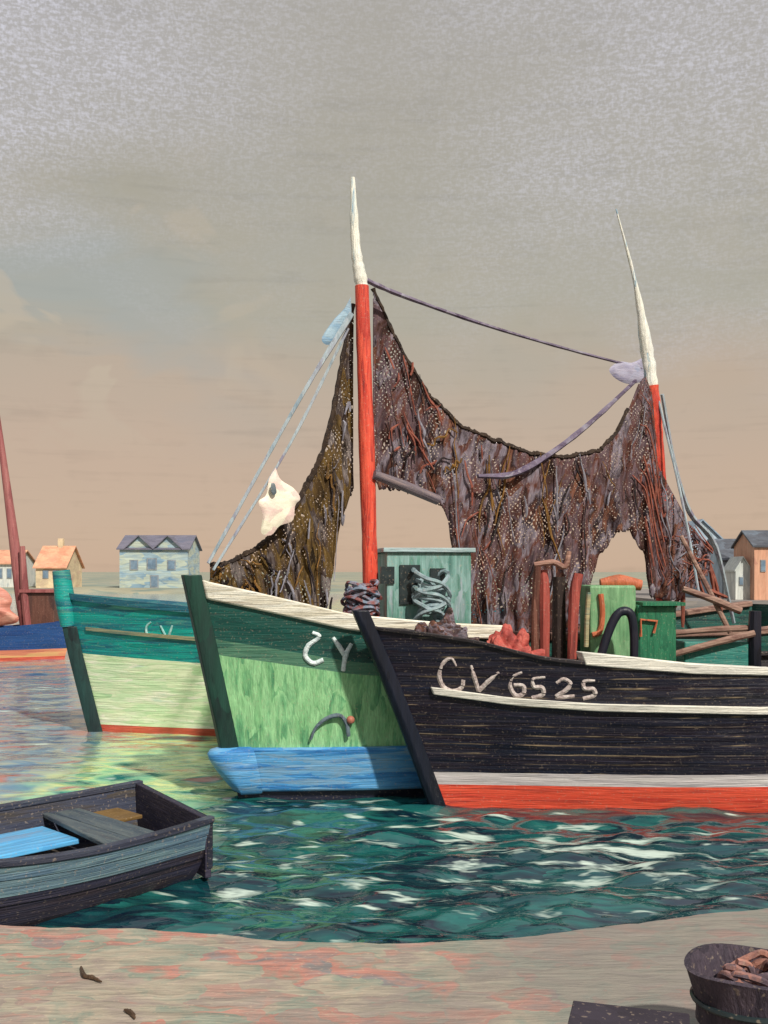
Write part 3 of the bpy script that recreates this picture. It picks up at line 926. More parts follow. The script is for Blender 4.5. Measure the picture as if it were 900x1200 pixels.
for z0, z1, col in ((zt - 0.55, zt + 0.42, None),):
    A = pale.bow - pale.d * (pale.rk(z0) + 0.03) + Vector((0, 0, z0)); B_ = pale.bow - pale.d * (pale.rk(z1) - 0.04) + Vector((0, 0, z1))
    mb.tube([A, A.lerp(B_, .5), B_], [0.13, 0.17, 0.15], n=12, smooth=10)
mb.build('stem_head', m_ptop, Pt)
letters([p1, p2], [[(177, 729), (172, 734), (172, 742), (179, 745)], [(188, 733), (192, 741), (196, 748)], [(202, 733), (197, 748)]], 0.02,
        paint('faint_letters', [C(120, 176, 176), C(170, 206, 202)], size=(0.05, 0.05, 0.05)), Pt, sink=0.0)
pale.deck('deck', 0.5, m_deck, Pt)
pale.bulwark('bulwark_lining', 0.5, paint('pale_lining', [C(104, 140, 122), C(128, 156, 132), C(92, 126, 116)], size=(0.5, 0.4, 0.07)), Pt)

# ---- distant blue boat cut by the left edge
YL = 33.0
Lt = thing('sailing_boat', (-14.2, YL + 0.6, 0), 'blue hulled boat with a mauve mast at the left edge', 'boat')
far = Hull((-10.3, YL), R(180), 8.0, 1.4, 3.0, [(-.5, -.1), (0, 0), (1.2, .35)], [(-400, 735), (100, 735)], [(8, 1.0)], flare=0.7)
far.zg_tab = [1.0 + 0.25 * max(0, 1 - s / 2.5) for s in far.S]
m_navy = paint('navy_side', [C(24, 56, 110), C(36, 76, 132), C(28, 60, 104)], size=(1.2, 1, 0.12))
far.skin('bottom', zc(-.4), zc(.1), 2, m_pred, Lt)
far.skin('lower_side', zc(.1), zc(.34), 2, paint('salmon_band', [C(190, 112, 90), C(214, 140, 104), C(206, 170, 110)], size=(1.2, 1, .12)), Lt)
far.skin('topside', zc(.34), lambda s: far.zg(s), 3, m_navy, Lt)
far.deck('deck', 0.15, m_deck, Lt)
m_mauve = paint('mauve_mast_paint', [C(110, 58, 60), C(146, 84, 84), C(160, 104, 100)], size=(.15, .15, 1.2))
mb = MB(); mb.tube([unp(34, 745, YL + .9), unp(24, 690, YL + .9), unp(12, 600, YL + .9), unp(-4, 480, YL + .9)], [0.24, 0.21, 0.15, 0.08], n=10, smooth=18)
mb.build('mast', m_mauve, Lt)
mb = MB(); mb.tube([unp(34, 745, YL + .6), unp(29, 690, YL + .6), unp(26, 640, YL + .6)], [0.14, 0.13, 0.09], n=8, smooth=8)
mb.build('derrick', m_mauve, Lt)
a, b = unp(34, 694, YL + 1), unp(68, 740, YL + 1)
mb = MB(); mb.box(((a.x + b.x) / 2, YL + 1.2, (a.z + b.z) / 2 - .2), (b.x - a.x, 1.3, a.z - b.z + .4))
wh = mb.build('wheelhouse', paint('brown_wheelhouse', [C(74, 48, 42), C(100, 66, 56), C(60, 44, 44)], size=(.3, .3, .9)), Lt, smooth=False, bevel=.03)
mb = MB(); mb.box(((a.x + b.x) / 2, YL + 1.2, a.z + .05), (b.x - a.x + .25, 1.5, .1)); mb.build('roof', m_mauve, wh, smooth=False)
mb = MB(); mb.pillow([unp(-60, 690, YL + .4), unp(-20, 684, YL + .4), unp(4, 690, YL + .4), unp(14, 702, YL + .4), unp(12, 714, YL + .4), unp(22, 724, YL + .4), unp(10, 732, YL + .4), unp(-60, 734, YL + .4)], 0.25)
recentre(tag(mb.build('furled_sail', paint('salmon_sail', [C(160, 96, 84), C(196, 130, 112), C(206, 160, 140)], size=(.6, .5, .2))), 'salmon coloured folded sail lying on the blue boat by its mast', 'sail'))

# ------------------------------------------------------------------ fishing net hung between the masts
NETC = [C(38, 26, 24), C(74, 52, 48), C(96, 80, 86), C(86, 52, 42), C(126, 118, 128), C(50, 36, 38), C(112, 74, 58), C(104, 94, 104)]
m_net = paint('brown_net', NETC, size=(0.22, 0.22, 0.55), tilt=R(16), rough=0.9, bump=0.45, fine=0.35, spec=0.1, holes=0.30, hole_scale=48)
m_netl = paint('ochre_brown_net', [C(40, 32, 22), C(72, 56, 34), C(100, 80, 44), C(60, 50, 48), C(120, 112, 110), C(46, 38, 32)], size=(0.12, 0.12, 0.45), tilt=R(-14), rough=0.9, bump=0.45, fine=0.35, spec=0.1, holes=0.30, hole_scale=48)
def net_sheet(name, top, bot, x0, x1, cols, rows, off0, mat, parent, amp=0.06, jag=6):
    mb = MB()
    g = []
    for i in range(cols + 1):
        px = x0 + (x1 - x0) * i / cols
        t = float(np.interp(px, *zip(*top)))
        b = float(np.interp(px, *zip(*bot))) + random.uniform(-jag, jag) * 0.35 + jag * mnoise.noise(Vector((px * .16, 3, 1)))
        t += 2.5 * mnoise.noise(Vector((px * .11, 0, 4)))
        r = []
        off = off0 if not callable(off0) else off0(px)
        for j in range(rows + 1):
            u = j / rows
            py = t + (b - t) * u
            w = mnoise.noise(Vector((px * 0.055 + u * 1.3, u * 1.6, 1.7))) * 1.1 + 0.6 * math.sin(px * 0.33 + 2.2 * math.sin(u * 3)) + 0.35 * mnoise.noise(Vector((px * .25, py * .07, 9)))
            r.append(green.on_axis(px, py, off + amp * w * (0.25 + 0.9 * u)))
        g.append(r)
    mb.grid(g)
    o = mb.build(name, mat, parent, angle=180)
    sdf = o.modifiers.new('thickness', 'SOLIDIFY'); sdf.thickness = 0.012
    return g
T2 = [(437, 338), (450, 368), (470, 410), (500, 460), (540, 500), (580, 516), (620, 531), (660, 536), (700, 529), (722, 508), (738, 475), (748, 450), (756, 440), (764, 462), (770, 545), (790, 582), (806, 612), (832, 642)]
B2 = [(437, 566), (446, 574), (470, 573), (495, 577), (513, 588), (524, 606), (530, 640), (536, 720), (560, 752), (600, 758), (640, 752), (680, 745), (690, 690), (700, 655), (722, 624), (738, 622), (756, 655), (762, 700), (790, 705), (812, 690), (832, 668)]
T1 = [(246, 662), (268, 660), (305, 640), (330, 614), (348, 590), (366, 556), (378, 530), (390, 486), (398, 440), (406, 395), (414, 356)]
B1 = [(246, 684), (270, 692), (300, 698), (350, 712), (382, 718), (387, 690), (393, 648), (400, 606), (414, 574)]
netA = thing('fishing_net', ax(600, 760, -.25), 'large brown fishing net hung to dry between the two masts', 'fishing net')
netB = thing('fishing_net', ax(320, 700, -.2), 'ochre brown fishing net hanging from the forestay down to the green bow', 'fishing net')
gA = net_sheet('netting', T2, B2, 437, 832, 230, 34, lambda px: float(np.interp(px, [437, 560, 700, 760, 832], [-0.28, -0.2, 0.24, 0.30, 0.28])), m_net, netA)
gB = net_sheet('netting', T1, B1, 246, 414, 110, 30, -0.22, m_netl, netB)
m_headrope = paint('dark_head_rope', [C(30, 22, 20), C(54, 40, 28), C(24, 20, 22)], size=(.1, .1, .1), rough=.8)
for g, p, st in ((gA, netA, 1), (gB, netB, 1)):
    mb = MB(); mb.tube([c[0] for c in g][:(175 if p is netA else 200)], [0.03, 0.036, 0.04, 0.03], n=6, jitter=.3); mb.build('head_rope', m_headrope, p)
def strands(g, n, mat, parent, i0, i1, r=(0.006, 0.022), ln=(6, 22), name='net_threads', jl=(0, 1), slant=0.5):
    mb = MB()
    for _ in range(n):
        i = random.randint(i0, i1 - 1)
        j = random.randint(int(jl[0] * 32), int(jl[1] * 28))
        L_ = random.randint(*ln)
        pts = []
        di = random.uniform(-slant, slant) * 2
        for k in range(0, L_, 3):
            a = max(0, min(len(g) - 1, int(i + di * k + random.uniform(-1, 1))))
            b = min(len(g[0]) - 1, j + int(k * .8))
            pts.append(g[a][b] + green.n * random.uniform(0.05, 0.10) + Vector((0, 0, random.uniform(-.02, .02))))
        if len(pts) >= 2:
            rr = random.uniform(*r)
            mb.tube(pts, [rr * .5, rr, rr * .6], n=5, smooth=3 * len(pts), jitter=.2)
    return tag(mb.build(name, mat, parent), kind='stuff')
M_ = {k: paint(k + '_cord', v, size=(.1, .1, .15), rough=.8) for k, v in {
    'rust': [C(112, 56, 44), C(146, 84, 68), C(96, 50, 44)], 'grey': [C(96, 92, 104), C(136, 136, 146), C(80, 74, 82)],
    'ochre': [C(92, 66, 26), C(128, 92, 40), C(70, 52, 30)], 'dark': [C(26, 20, 22), C(44, 34, 36)]}.items()}
strands(gA, 24, M_['dark'], netA, 4, 225)
strands(gA, 18, M_['grey'], netA, 4, 225)
strands(gA, 14, M_['ochre'], netA, 50, 160, jl=(0, .3))
strands(gA, 30, M_['rust'], netA, 4, 80, slant=.9, ln=(5, 12))
strands(gA, 40, M_['rust'], netA, 175, 228, slant=1.2, ln=(5, 12))
strands(gB, 18, M_['dark'], netB, 2, 106)
strands(gB, 16, M_['grey'], netB, 40, 106)
strands(gB, 16, M_['ochre'], netB, 2, 90)
# frayed cords that hang below the net's lower edge on the right
mb = MB()
for (x0, y0, x1, y1) in ((786, 590, 806, 660), (800, 610, 826, 700), (812, 622, 838, 705), (824, 640, 846, 720), (770, 600, 800, 690), (780, 640, 815, 650), (765, 670, 812, 660), (800, 690, 780, 730), (792, 655, 800, 735), (830, 690, 852, 700)):
    mb.tube([ax(x0, y0, -.2), ax((x0 + x1) / 2 + random.uniform(-6, 6), (y0 + y1) / 2, -.15), ax(x1, y1, -.2)], [.02, .04, .025], n=6, smooth=10, jitter=.2)
tag(mb.build('net_threads', M_['rust'], netA), kind='stuff')

# pieces of cloth in the rigging
mb = MB(); mb.pillow([ax(323, 548), ax(329, 562), ax(344, 572), ax(352, 584), ax(346, 592), ax(343, 610), ax(328, 616), ax(318, 627), ax(306, 624), ax(308, 604), ax(303, 588), ax(312, 580), ax(315, 562)], 0.06)
js = recentre(mb.build('signal_cloth', paint('cream_cloth', [C(206, 200, 176), C(234, 230, 208), C(212, 186, 178), C(240, 236, 220)], size=(.3, .3, .2), rough=.7, bump=.5, fine=.08)))
tag(js, 'cream coloured crumpled cloth tied half way down the forestay', 'cloth')
mb = MB(); mb.pillow([ax(318, 566, .08), ax(322, 567, .08), ax(324, 577, .08), ax(320, 580, .08), ax(317, 573, .08)], 0.012); mb.build('dark_patch', paint('grey_patch', [C(84, 96, 104), C(112, 120, 124)], size=(.1, .1, .1)), js)
mb = MB(); mb.pillow([ax(411, 348), ax(411, 372), ax(400, 390), ax(386, 404), ax(377, 397), ax(390, 376), ax(403, 362)], 0.05)
recentre(tag(mb.build('pennant', paint('pale_blue_cloth', [C(112, 152, 184), C(150, 176, 190), C(134, 160, 182)], size=(.2, .2, .1), rough=.7)), 'pale blue pennant folded at the top of the red foremast', 'pennant'))
mb = MB(); mb.pillow([ax(752, 420), ax(754, 444), ax(738, 450), ax(722, 444), ax(714, 433), ax(726, 424), ax(740, 425)], 0.05)
recentre(tag(mb.build('pennant', paint('mauve_cloth', [C(128, 126, 154), C(160, 158, 176), C(140, 150, 176)], size=(.2, .2, .1), rough=.7)), 'mauve grey pennant bunched beside the white head of the right mast', 'pennant'))

# ------------------------------------------------------------------ gear on the black boat's deck
def bdeck(px):
    s = black.axis_s(px)
    return black.zg(max(s, .3)) - 0.45
def quad_box(mb, px0, px1, py0, Y, zb, depth, rz=0.0):
    a, b = unp(px0, py0, Y), unp(px1, py0, Y)
    mb.box(((a.x + b.x) / 2, Y + depth / 2, (a.z + zb) / 2), (b.x - a.x, depth, a.z - zb), rz=rz)
    return a.z
def bY(px):
    s = black.axis_s(px)
    return (black.bow + black.d * s).y
m_wg = paint('winch_green', [C(84, 136, 96), C(110, 156, 112), C(124, 168, 124), C(96, 140, 100)], size=(.1, .1, .3), rough=.5, bump=.7)
m_wg2 = paint('winch_dark_green', [C(24, 84, 62), C(40, 112, 80), C(54, 120, 88)], size=(.1, .1, .3), rough=.5, bump=.7)
m_or = paint('orange_fittings', [C(160, 84, 54), C(188, 104, 70), C(140, 84, 60)], size=(.1, .1, .2), rough=.5, bump=.7)
Yw = bY(720) - .1
zd = bdeck(720)
mb = MB(); quad_box(mb, 690, 745, 686, Yw, zd, .55, 0.04)
win = mb.build('winch_housing', m_wg, Bt, smooth=False, bevel=.03)
mb = MB(); c = unp(726, 684, Yw + .2); mb.tube([c + Vector((-.24, 0, 0)), c + Vector((0, 0, .02)), c + Vector((.27, 0, -.02))], [.06, .10, .07], n=12, smooth=8); mb.build('drum', m_or, win)
mb = MB(); mb.tube([unp(704, 696, Yw - .03), unp(706, 720, Yw - .03), unp(703, 740, Yw - .03), unp(694, 744, Yw - .03)], [.035, .035], n=8, smooth=10); mb.build('pipe', m_or, win)
mb = MB(); mb.tube([unp(690, 694, Yw - .03), unp(688, 725, Yw - .03), unp(687, 758, Yw - .03)], [.03, .03], n=8, smooth=8); mb.build('pipe', m_tan, win)
mb = MB(); quad_box(mb, 747, 793, 709, Yw - .05, zd, .6)
w2 = mb.build('engine_box', m_wg2, Bt, smooth=False, bevel=.03)
mb = MB(); mb.tube([unp(751, 746, Yw - .08), unp(751, 726, Yw - .08), unp(770, 728, Yw - .08), unp(766, 742, Yw - .08)], [.018, .018], n=6); mb.build('handle', m_or, w2)
mb = MB(); mb.box(unp(770, 707, Yw + .2) , (0.52, .66, .04)); mb.build('lid', m_wg2, w2, smooth=False)
mb = MB(); mb.tube([unp(702, 776, Yw - .35), unp(712, 744, Yw - .35), unp(722, 722, Yw - .35), unp(732, 716, Yw - .35), unp(740, 722, Yw - .35), unp(743, 745, Yw - .35), unp(743, 776, Yw - .35)], [.055, .055, .05], n=10, smooth=30)
mb.build('hose_hoop', m_blackrail, Bt)
# gallows frame
Yg = bY(645) - .05
mb = MB(); mb.tube([unp(627, 772, Yg), unp(627, 715, Yg), unp(630, 664, Yg)], [.05, .05, .045], n=8, smooth=8)
m_brown = paint('brown_timber', [C(70, 40, 32), C(100, 60, 48), C(124, 84, 70)], size=(.06, .06, .4), rough=.7)
gal = mb.build('gallows_frame', m_brown, Bt)
mb = MB(); mb.tube([unp(626, 662, Yg), unp(648, 659, Yg), unp(662, 664, Yg), unp(667, 646, Yg)], [.035, .04, .03], n=8, smooth=12); mb.build('crossbar', paint('pinkish_timber', [C(120, 82, 72), C(176, 138, 120)], size=(.2, .2, .05)), gal)
m_redpost = paint('red_post_paint', [C(130, 56, 50), C(166, 80, 70), C(110, 50, 46)], size=(.06, .06, .4), rough=.6)
for pts in ([(638, 772), (638, 700), (636, 668)], [(670, 772), (673, 700), (678, 672)]):
    mb = MB(); mb.tube([unp(x, y, Yg + .12) for x, y in pts], [.06, .07, .06], n=8, smooth=8); mb.build('post', m_redpost, gal)
mb = MB(); mb.tube([unp(655, 772, Yg + .3), unp(655, 676, Yg + .3)], [.09, .08], n=8, smooth=6); mb.build('post', paint('dark_timber', [C(34, 26, 26), C(58, 46, 42)], size=(.06, .06, .4)), gal)
# bitt near the right edge
mb = MB(); Yp = bY(885) - .1
mb.tube([unp(884, 800, Yp), unp(884, 750, Yp), unp(885, 716, Yp)], [.085, .085, .075], n=8, smooth=8)
mb.build('mooring_bitt', m_blackrail, Bt)

def heap(name, ctr, size, mat, seed, label, cat, n=28, rough=0.45):
    mb = MB()
    g = []
    for i in range(n + 1):
        th = math.pi / 2 * i / n
        row = []
        for j in range(n * 2):
            ph = 2 * math.pi * j / (n * 2)
            v = Vector((math.sin(th) * math.cos(ph), math.sin(th) * math.sin(ph), math.cos(th)))
            k = 1 + rough * mnoise.noise(v * 2.3 + Vector((seed, 0, 0))) + rough * .6 * mnoise.noise(v * 5.5 + Vector((0, seed, 0)))
            row.append(Vector(ctr) + Vector((v.x * size[0] * k, v.y * size[1] * k, max(0, v.z * size[2] * k))))
        g.append(row)
    mb.grid(g, close=True)
    mb.f([mb.v(p) for p in g[-1]])
    return recentre(tag(mb.build(name, mat, angle=60), label, cat))
Yc = bY(595) - .1
c = unp(595, 765, Yc)
heap('tarpaulin', (c.x, Yc, bdeck(595)), (.36, .25, .50), paint('red_cloth', [C(120, 52, 50), C(166, 72, 64), C(186, 96, 84), C(140, 60, 56)], size=(.12, .12, .1), rough=.7, bump=1), 3.3,
     'crumpled red tarpaulin heaped on the foredeck of the black boat', 'tarpaulin', rough=.42)
Yn = bY(520)
c = unp(515, 745, Yn)
hp = heap('net_heap', (c.x, Yn, bdeck(520)), (.52, .22, .50), paint('dark_net_heap', NETC, size=(.12, .1, .08), rough=.85, bump=1, fine=.4), 8.1,
     'low heap of dark net on the bow of the black boat', 'fishing net', rough=.6)
def coil(name, ctr, r, h, n, mat, label, cat, tilt=.4, thick=.025):
    mb = MB()
    for k in range(n):
        a = random.uniform(0, 6.28); rr = r * random.uniform(.6, 1.1); zz = h * k / n
        pts = []
        for q in np.linspace(0, 6.0, 14):
            pts.append(Vector(ctr) + Vector((rr * math.cos(q + a) + random.uniform(-.02, .02), rr * .8 * math.sin(q + a), zz + .06 * math.sin(q * 2 + a) + tilt * rr * math.cos(q))))
        mb.tube(pts, [thick, thick], n=6, smooth=40)
    return recentre(tag(mb.build(name, mat), label, cat))
mp_ = ax(432, 700)
c = ax(424, 692, .12)
coil('rope_coil', (c.x, c.y, green.zg(1.9) - .02), .22, .55, 18, paint('red_blue_rope', [C(100, 50, 50), C(130, 80, 78), C(120, 140, 160), C(90, 44, 42)], size=(.08, .08, .08)), 'reddish rope coiled around the foot of the red foremast', 'rope', tilt=.1)
c = ax(505, 705, .55)
coil('rope_coil', (c.x, c.y, c.z - .15), .22, .42, 10, paint('grey_blue_rope', [C(100, 124, 132), C(140, 158, 164), C(120, 150, 150)], size=(.08, .08, .08)), 'grey blue rope coiled in front of the teal deckhouse', 'rope', tilt=.8, thick=.03)
# teal fish box and spars at the stern end
Yx = bY(840)
mb = MB(); quad_box(mb, 802, 878, 752, Yx, bdeck(840), .5)
bx = mb.build('fish_box', paint('teal_box', [C(30, 104, 98), C(50, 126, 116), C(70, 130, 118)], size=(.3, .3, .07)), None, smooth=False, bevel=.02)
recentre(tag(bx, 'teal wooden fish box on the deck of the black boat under the spars', 'fish box'))
SP = [((798, 628), (856, 742), 'thin brown spar propped steeply against the hanging net', .035),
      ((800, 690), (868, 716), 'short grey brown spar lying crosswise behind the steep spar', .05),
      ((778, 770), (884, 742), 'long pinkish brown spar lying on the teal fish box', .045),
      ((790, 742), (876, 736), 'dark brown spar resting level behind the teal fish box', .045)]
m_sp = paint('weathered_spar', [C(86, 60, 54), C(122, 92, 82), C(150, 122, 108), C(100, 70, 62)], size=(.3, .3, .05), rough=.75)
for i, (a, b, lab, r) in enumerate(SP):
    mb = MB(); y0 = Yx - .08 + .14 * (i != 2)
    A, B_ = unp(*a, y0 + (.25 if i == 0 else 0)), unp(*b, y0)
    mb.tube([A, A.lerp(B_, .5) + Vector((0, 0, .01)), B_], [r * .8, r, r], n=8, smooth=8, jitter=.06)
    recentre(tag(mb.build('spar', m_sp), lab, 'spar', 'spars stowed on the black boat'))
# bundle of pale rigging cloth behind the spars

# ------------------------------------------------------------------ rowing boat
def rowboat():
    st = Vector((-2.12, 10.0, 0))
    d = Vector((-0.69, -0.724, 0)).normalized()
    n = Vector((-d.y, d.x, 0)); n = n if n.x > 0 else -n
    L_ = 3.9
    def hw(s):
        return 0.92 * (1 + 0.10 * math.sin(min(1, s / 2.6) * math.pi)) * (1 - max(0, (s - 1.3) / (L_ - 1.3)) ** 2.4)
    def zg(s): return 0.54 + 0.03 * (1 - s / 1.2) ** 2 * (s < 1.2) + 0.26 * max(0, (s - 1.2) / 2.7) ** 2
    Rt = thing('rowing_boat', (-3.2, 9.2, 0), 'dark blue grey rowing boat with square stern lying beside the quay', 'rowing boat')
    SS = np.linspace(0, L_, 40)
    prof = [(0.46, -0.20), (0.72, -0.08), (0.86, 0.08), (0.93, 0.22), (0.97, 0.30), (1.0, 1.0)]
    def pt(s, side, k, ins=0.0):
        f, z = prof[k]
        zt = zg(s)
        z = zt if k == 5 else z
        rake = -0.08 * (z / zt) * max(0, 1 - s)
        skew = .24 * side * hw(s) * max(0, 1 - s / 1.6)
        return st + d * (s + rake + skew) + n * (side * max(0, hw(s) * f - ins)) + Vector((0, 0, z))
    m_out = paint('rowboat_outside', [C(48, 48, 68), C(60, 58, 76), C(58, 48, 54), C(38, 46, 72)], size=(.9, .9, .06), yaw=R(48), rough=.55, bump=.7)
    m_up = paint('rowboat_sheer', [C(56, 78, 100), C(78, 104, 122), C(98, 124, 130), C(62, 86, 110)], size=(.8, .8, .05), yaw=R(48), rough=.55, bump=.8)
    m_in = paint('rowboat_inside', [C(40, 46, 66), C(56, 62, 80), C(66, 60, 54), C(48, 56, 80)], size=(.5, .5, .07), yaw=R(48), rough=.65, bump=.7)
    # outside, with a plank step
    mb = MB()
    for side in (1, -1):
        mb.grid([[pt(s, side, k) for k in range(0, 4)] + [pt(s, side, 3, -.012)] + [pt(s, side, 4, -.012)] for s in SS])
    mb.grid([[pt(0, t, k) for k in range(0, 5)] for t in (-1, 1)])
    mb.grid([[pt(s, t, 0) for t in (-1, 1)] for s in SS])
    mb.build('hull', m_out, Rt, angle=25)
    mb = MB()
    for side in (1, -1):
        g = []
        for s in SS:
            a, b = pt(s, side, 4, -.016), pt(s, side, 5, -.02)
            g.append([a, a.lerp(b, .5), a.lerp(b, .5) + n * side * .008, b])
        mb.grid(g)
    mb.grid([[pt(0, t, 4, -.016), pt(0, t, 5, -.02)] for t in (-1, 1)])
    mb.build('sheer_strake', m_up, Rt, angle=25)
    mb = MB()
    for side in (1, -1):
        mb.grid([[pt(min(max(s, .05), L_ - .06), side, k, .035) for k in range(1, 6)] for s in SS])
    mb.build('inner_planking', m_in, Rt, angle=30)
    mb = MB()
    for side in (1, -1):
        rows = []
        for s in SS:
            a, b = pt(s, side, 5, -.035), pt(s, side, 5, .05)
            rows.append([a + Vector((0, 0, -.03)), a + Vector((0, 0, .025)), b + Vector((0, 0, .025)), b + Vector((0, 0, -.03))])
        V = mb.grid(rows, close=True); mb.f(V[0]); mb.f(V[-1])
    mb.build('gunwale', paint('rowboat_gunwale', [C(36, 38, 52), C(54, 58, 74), C(70, 80, 90)], size=(.6, .6, .05), yaw=R(48), rough=.5), Rt, bevel=.008)
    mb = MB()
    a = [st - d * .055 + n * (hw(0) * x) for x in (-1, 1)]
    ta, tb = st + n * hw(0) + d * (.24 * hw(0)), st - n * hw(0) - d * (.24 * hw(0))
    trz = math.atan2((ta - tb).y, (ta - tb).x)
    mb.box(st - d * .03 + Vector((0, 0, .31)), ((ta - tb).length + .02, .06, .54), rz=trz)
    tr = mb.build('transom', paint('rowboat_transom', [C(34, 32, 50), C(50, 46, 64), C(42, 40, 52)], size=(.4, .4, .08), rough=.6), Rt, smooth=False, bevel=.01)
    mb = MB()
    mb.box(ta - d * .045 + Vector((0, 0, .35)), (.045, .06, .46), rz=trz); mb.build('corner_post', paint('rowboat_dark', [C(24, 26, 40), C(36, 38, 52)], size=(.3, .3, .1)), tr, smooth=False, bevel=.015)
    mb = MB()
    mb.grid([[st + d * s + n * (t * (hw(s) * .84 - .03) ) + d * (.2 * t * hw(s) * max(0, 1 - s / 1.6)) + Vector((0, 0, .10 + .002 * (i % 2))) for t in np.linspace(-1, 1, 8)] for i, s in enumerate(np.linspace(.02, L_ - .15, 30))])
    mb.build('floor', m_in, Rt)
    def plank(name, s0, s1, l0, l1, z, mat, th=.045, skew=0.0):
        mb = MB()
        top = [st + d * (s0) + n * l0, st + d * (s0) + n * l1, st + d * (s1 + skew) + n * l1, st + d * s1 + n * l0]
        V = [[p + Vector((0, 0, z - th)) for p in top], [p + Vector((0, 0, z)) for p in top]]
        G = mb.grid(V, close=True); mb.f(G[0]); mb.f(G[1])
        return mb.build(name, mat, Rt, smooth=False, bevel=.01)
    m_th = paint('thwart_planks', [C(56, 68, 80), C(72, 84, 92), C(90, 100, 102), C(60, 66, 76)], size=(.08, .6, .3), yaw=R(48), rough=.55, bump=.7)
    plank('thwart', .42, .70, -hw(.5) + .05, hw(.5) - .05, .42, m_th)
    plank('thwart', .72, .80, -hw(.9) + .05, hw(.9) - .05, .425, m_th, skew=.24)
    plank('bottom_board', .88, 3.0, -.80, -.10, .34, paint('bright_blue_board', [C(76, 150, 206), C(96, 176, 224), C(120, 156, 190)], size=(.7, .2, .3), yaw=R(48), rough=.3, bump=.4))
    plank('stern_board', .0, .36, -hw(.1) + .05, -.42, .36, paint('ochre_board', [C(110, 86, 50), C(134, 106, 60)], size=(.3, .3, .1)), th=.04)
rowboat()

# ------------------------------------------------------------------ things on the quay
def qpt(px, py, z=QZ):
    Y = (CH - z) * F / (py - HZ)
    return unp(px, py, Y)
# tapered tub
ct = Vector((1.62, 4.5, QZ - 0.004))
Tt = thing('fish_tub', ct, 'dark purple brown tapered tub standing at the right end of the quay', 'tub')
mb = MB()
prof = [(0.17, 0.0), (0.185, 0.10), (0.21, 0.22), (0.225, 0.24), (0.222, 0.28), (0.235, 0.36), (0.262, 0.455), (0.27, 0.47), (0.245, 0.475), (0.225, 0.40), (0.19, 0.2), (0.16, 0.04), (0.0, 0.035)]
mb.grid([[ct + Vector((r * math.cos(q) * 1.08, r * math.sin(q), z + .01 * math.cos(q * 3))) for q in np.linspace(0, 2 * math.pi, 40, endpoint=False)] for r, z in prof], close=True)
m_tub = paint('dark_tub', [C(44, 38, 50), C(60, 53, 64), C(76, 66, 76), C(52, 44, 56)], size=(.06, .06, .35), rough=.7, bump=.8)
mb.build('body', m_tub, Tt)
for z, r in ((.13, .197), (.33, .236)):
    mb = MB(); mb.tube([ct + Vector((r * math.cos(q) * 1.08, r * math.sin(q), z)) for q in np.linspace(0, 2 * math.pi, 41)], [.013, .013], n=6); mb.build('hoop', m_dark, Tt)
coil('rope_coil', ct + Vector((0, 0, .36)), .15, .07, 9, paint('mauve_tub_rope', [C(66, 56, 66), C(96, 80, 86), C(170, 120, 104), C(80, 66, 74)], size=(.08, .08, .08)), 'mauve and salmon rope coiled inside the dark tub', 'rope', tilt=.05, thick=.016)
# crate
cc = Vector((1.02, 4.27, QZ))
Ct = thing('crate', Vector((cc.x, cc.y, QZ)), 'small dark slatted crate at the bottom of the picture left of the tub', 'crate')
rz = R(-16)
m_cr = paint('dark_crate', [C(38, 34, 44), C(54, 48, 58), C(46, 40, 48)], size=(.3, .3, .05), rough=.75, bump=.8)
ex = Vector((math.cos(rz), math.sin(rz), 0)); ey = Vector((-math.sin(rz), math.cos(rz), 0))
cb = Vector((cc.x, cc.y, QZ + .006))
for sgn, e, l, o_ in ((1, ey, .46, ex), (-1, ey, .46, ex), (1, ex, .32, ey), (-1, ex, .32, ey)):
    for k in range(3):
        mb = MB(); w = .16 if e is ey else .23
        mb.box(cb + e * (sgn * w) + Vector((0, 0, .05 + .095 * k)), ((l + .02, .018, .08) if e is ey else (.018, l - .018, .08)), rz=rz); mb.build('slat', m_cr, Ct, smooth=False, bevel=.004)
mb = MB(); mb.box(cb + Vector((0, 0, .012)), (.44, .30, .016), rz=rz); mb.build('base', m_cr, Ct, smooth=False)
mb = MB(); mb.box(cb + Vector((0, 0, .302)), (.49, .345, .016), rz=rz); mb.build('lid', m_cr, Ct, smooth=False, bevel=.004)
for pts, lab in (([(95, 1136), (99, 1146), (108, 1148), (119, 1153)], 'bent dark brown twig lying on the pink quay stones'),
                 ([(146, 1186), (154, 1190), (158, 1196)], 'short dark green twig near the bottom edge of the quay')):
    mb = MB(); mb.tube([qpt(*q) + Vector((0, 0, .012)) for q in pts], [.007, .013, .012, .005], n=6, smooth=14, jitter=.2)
    recentre(tag(mb.build('twig', paint('dark_twig', [C(60, 44, 30), C(84, 64, 46)], size=(.03, .03, .03))), lab, 'twig'))

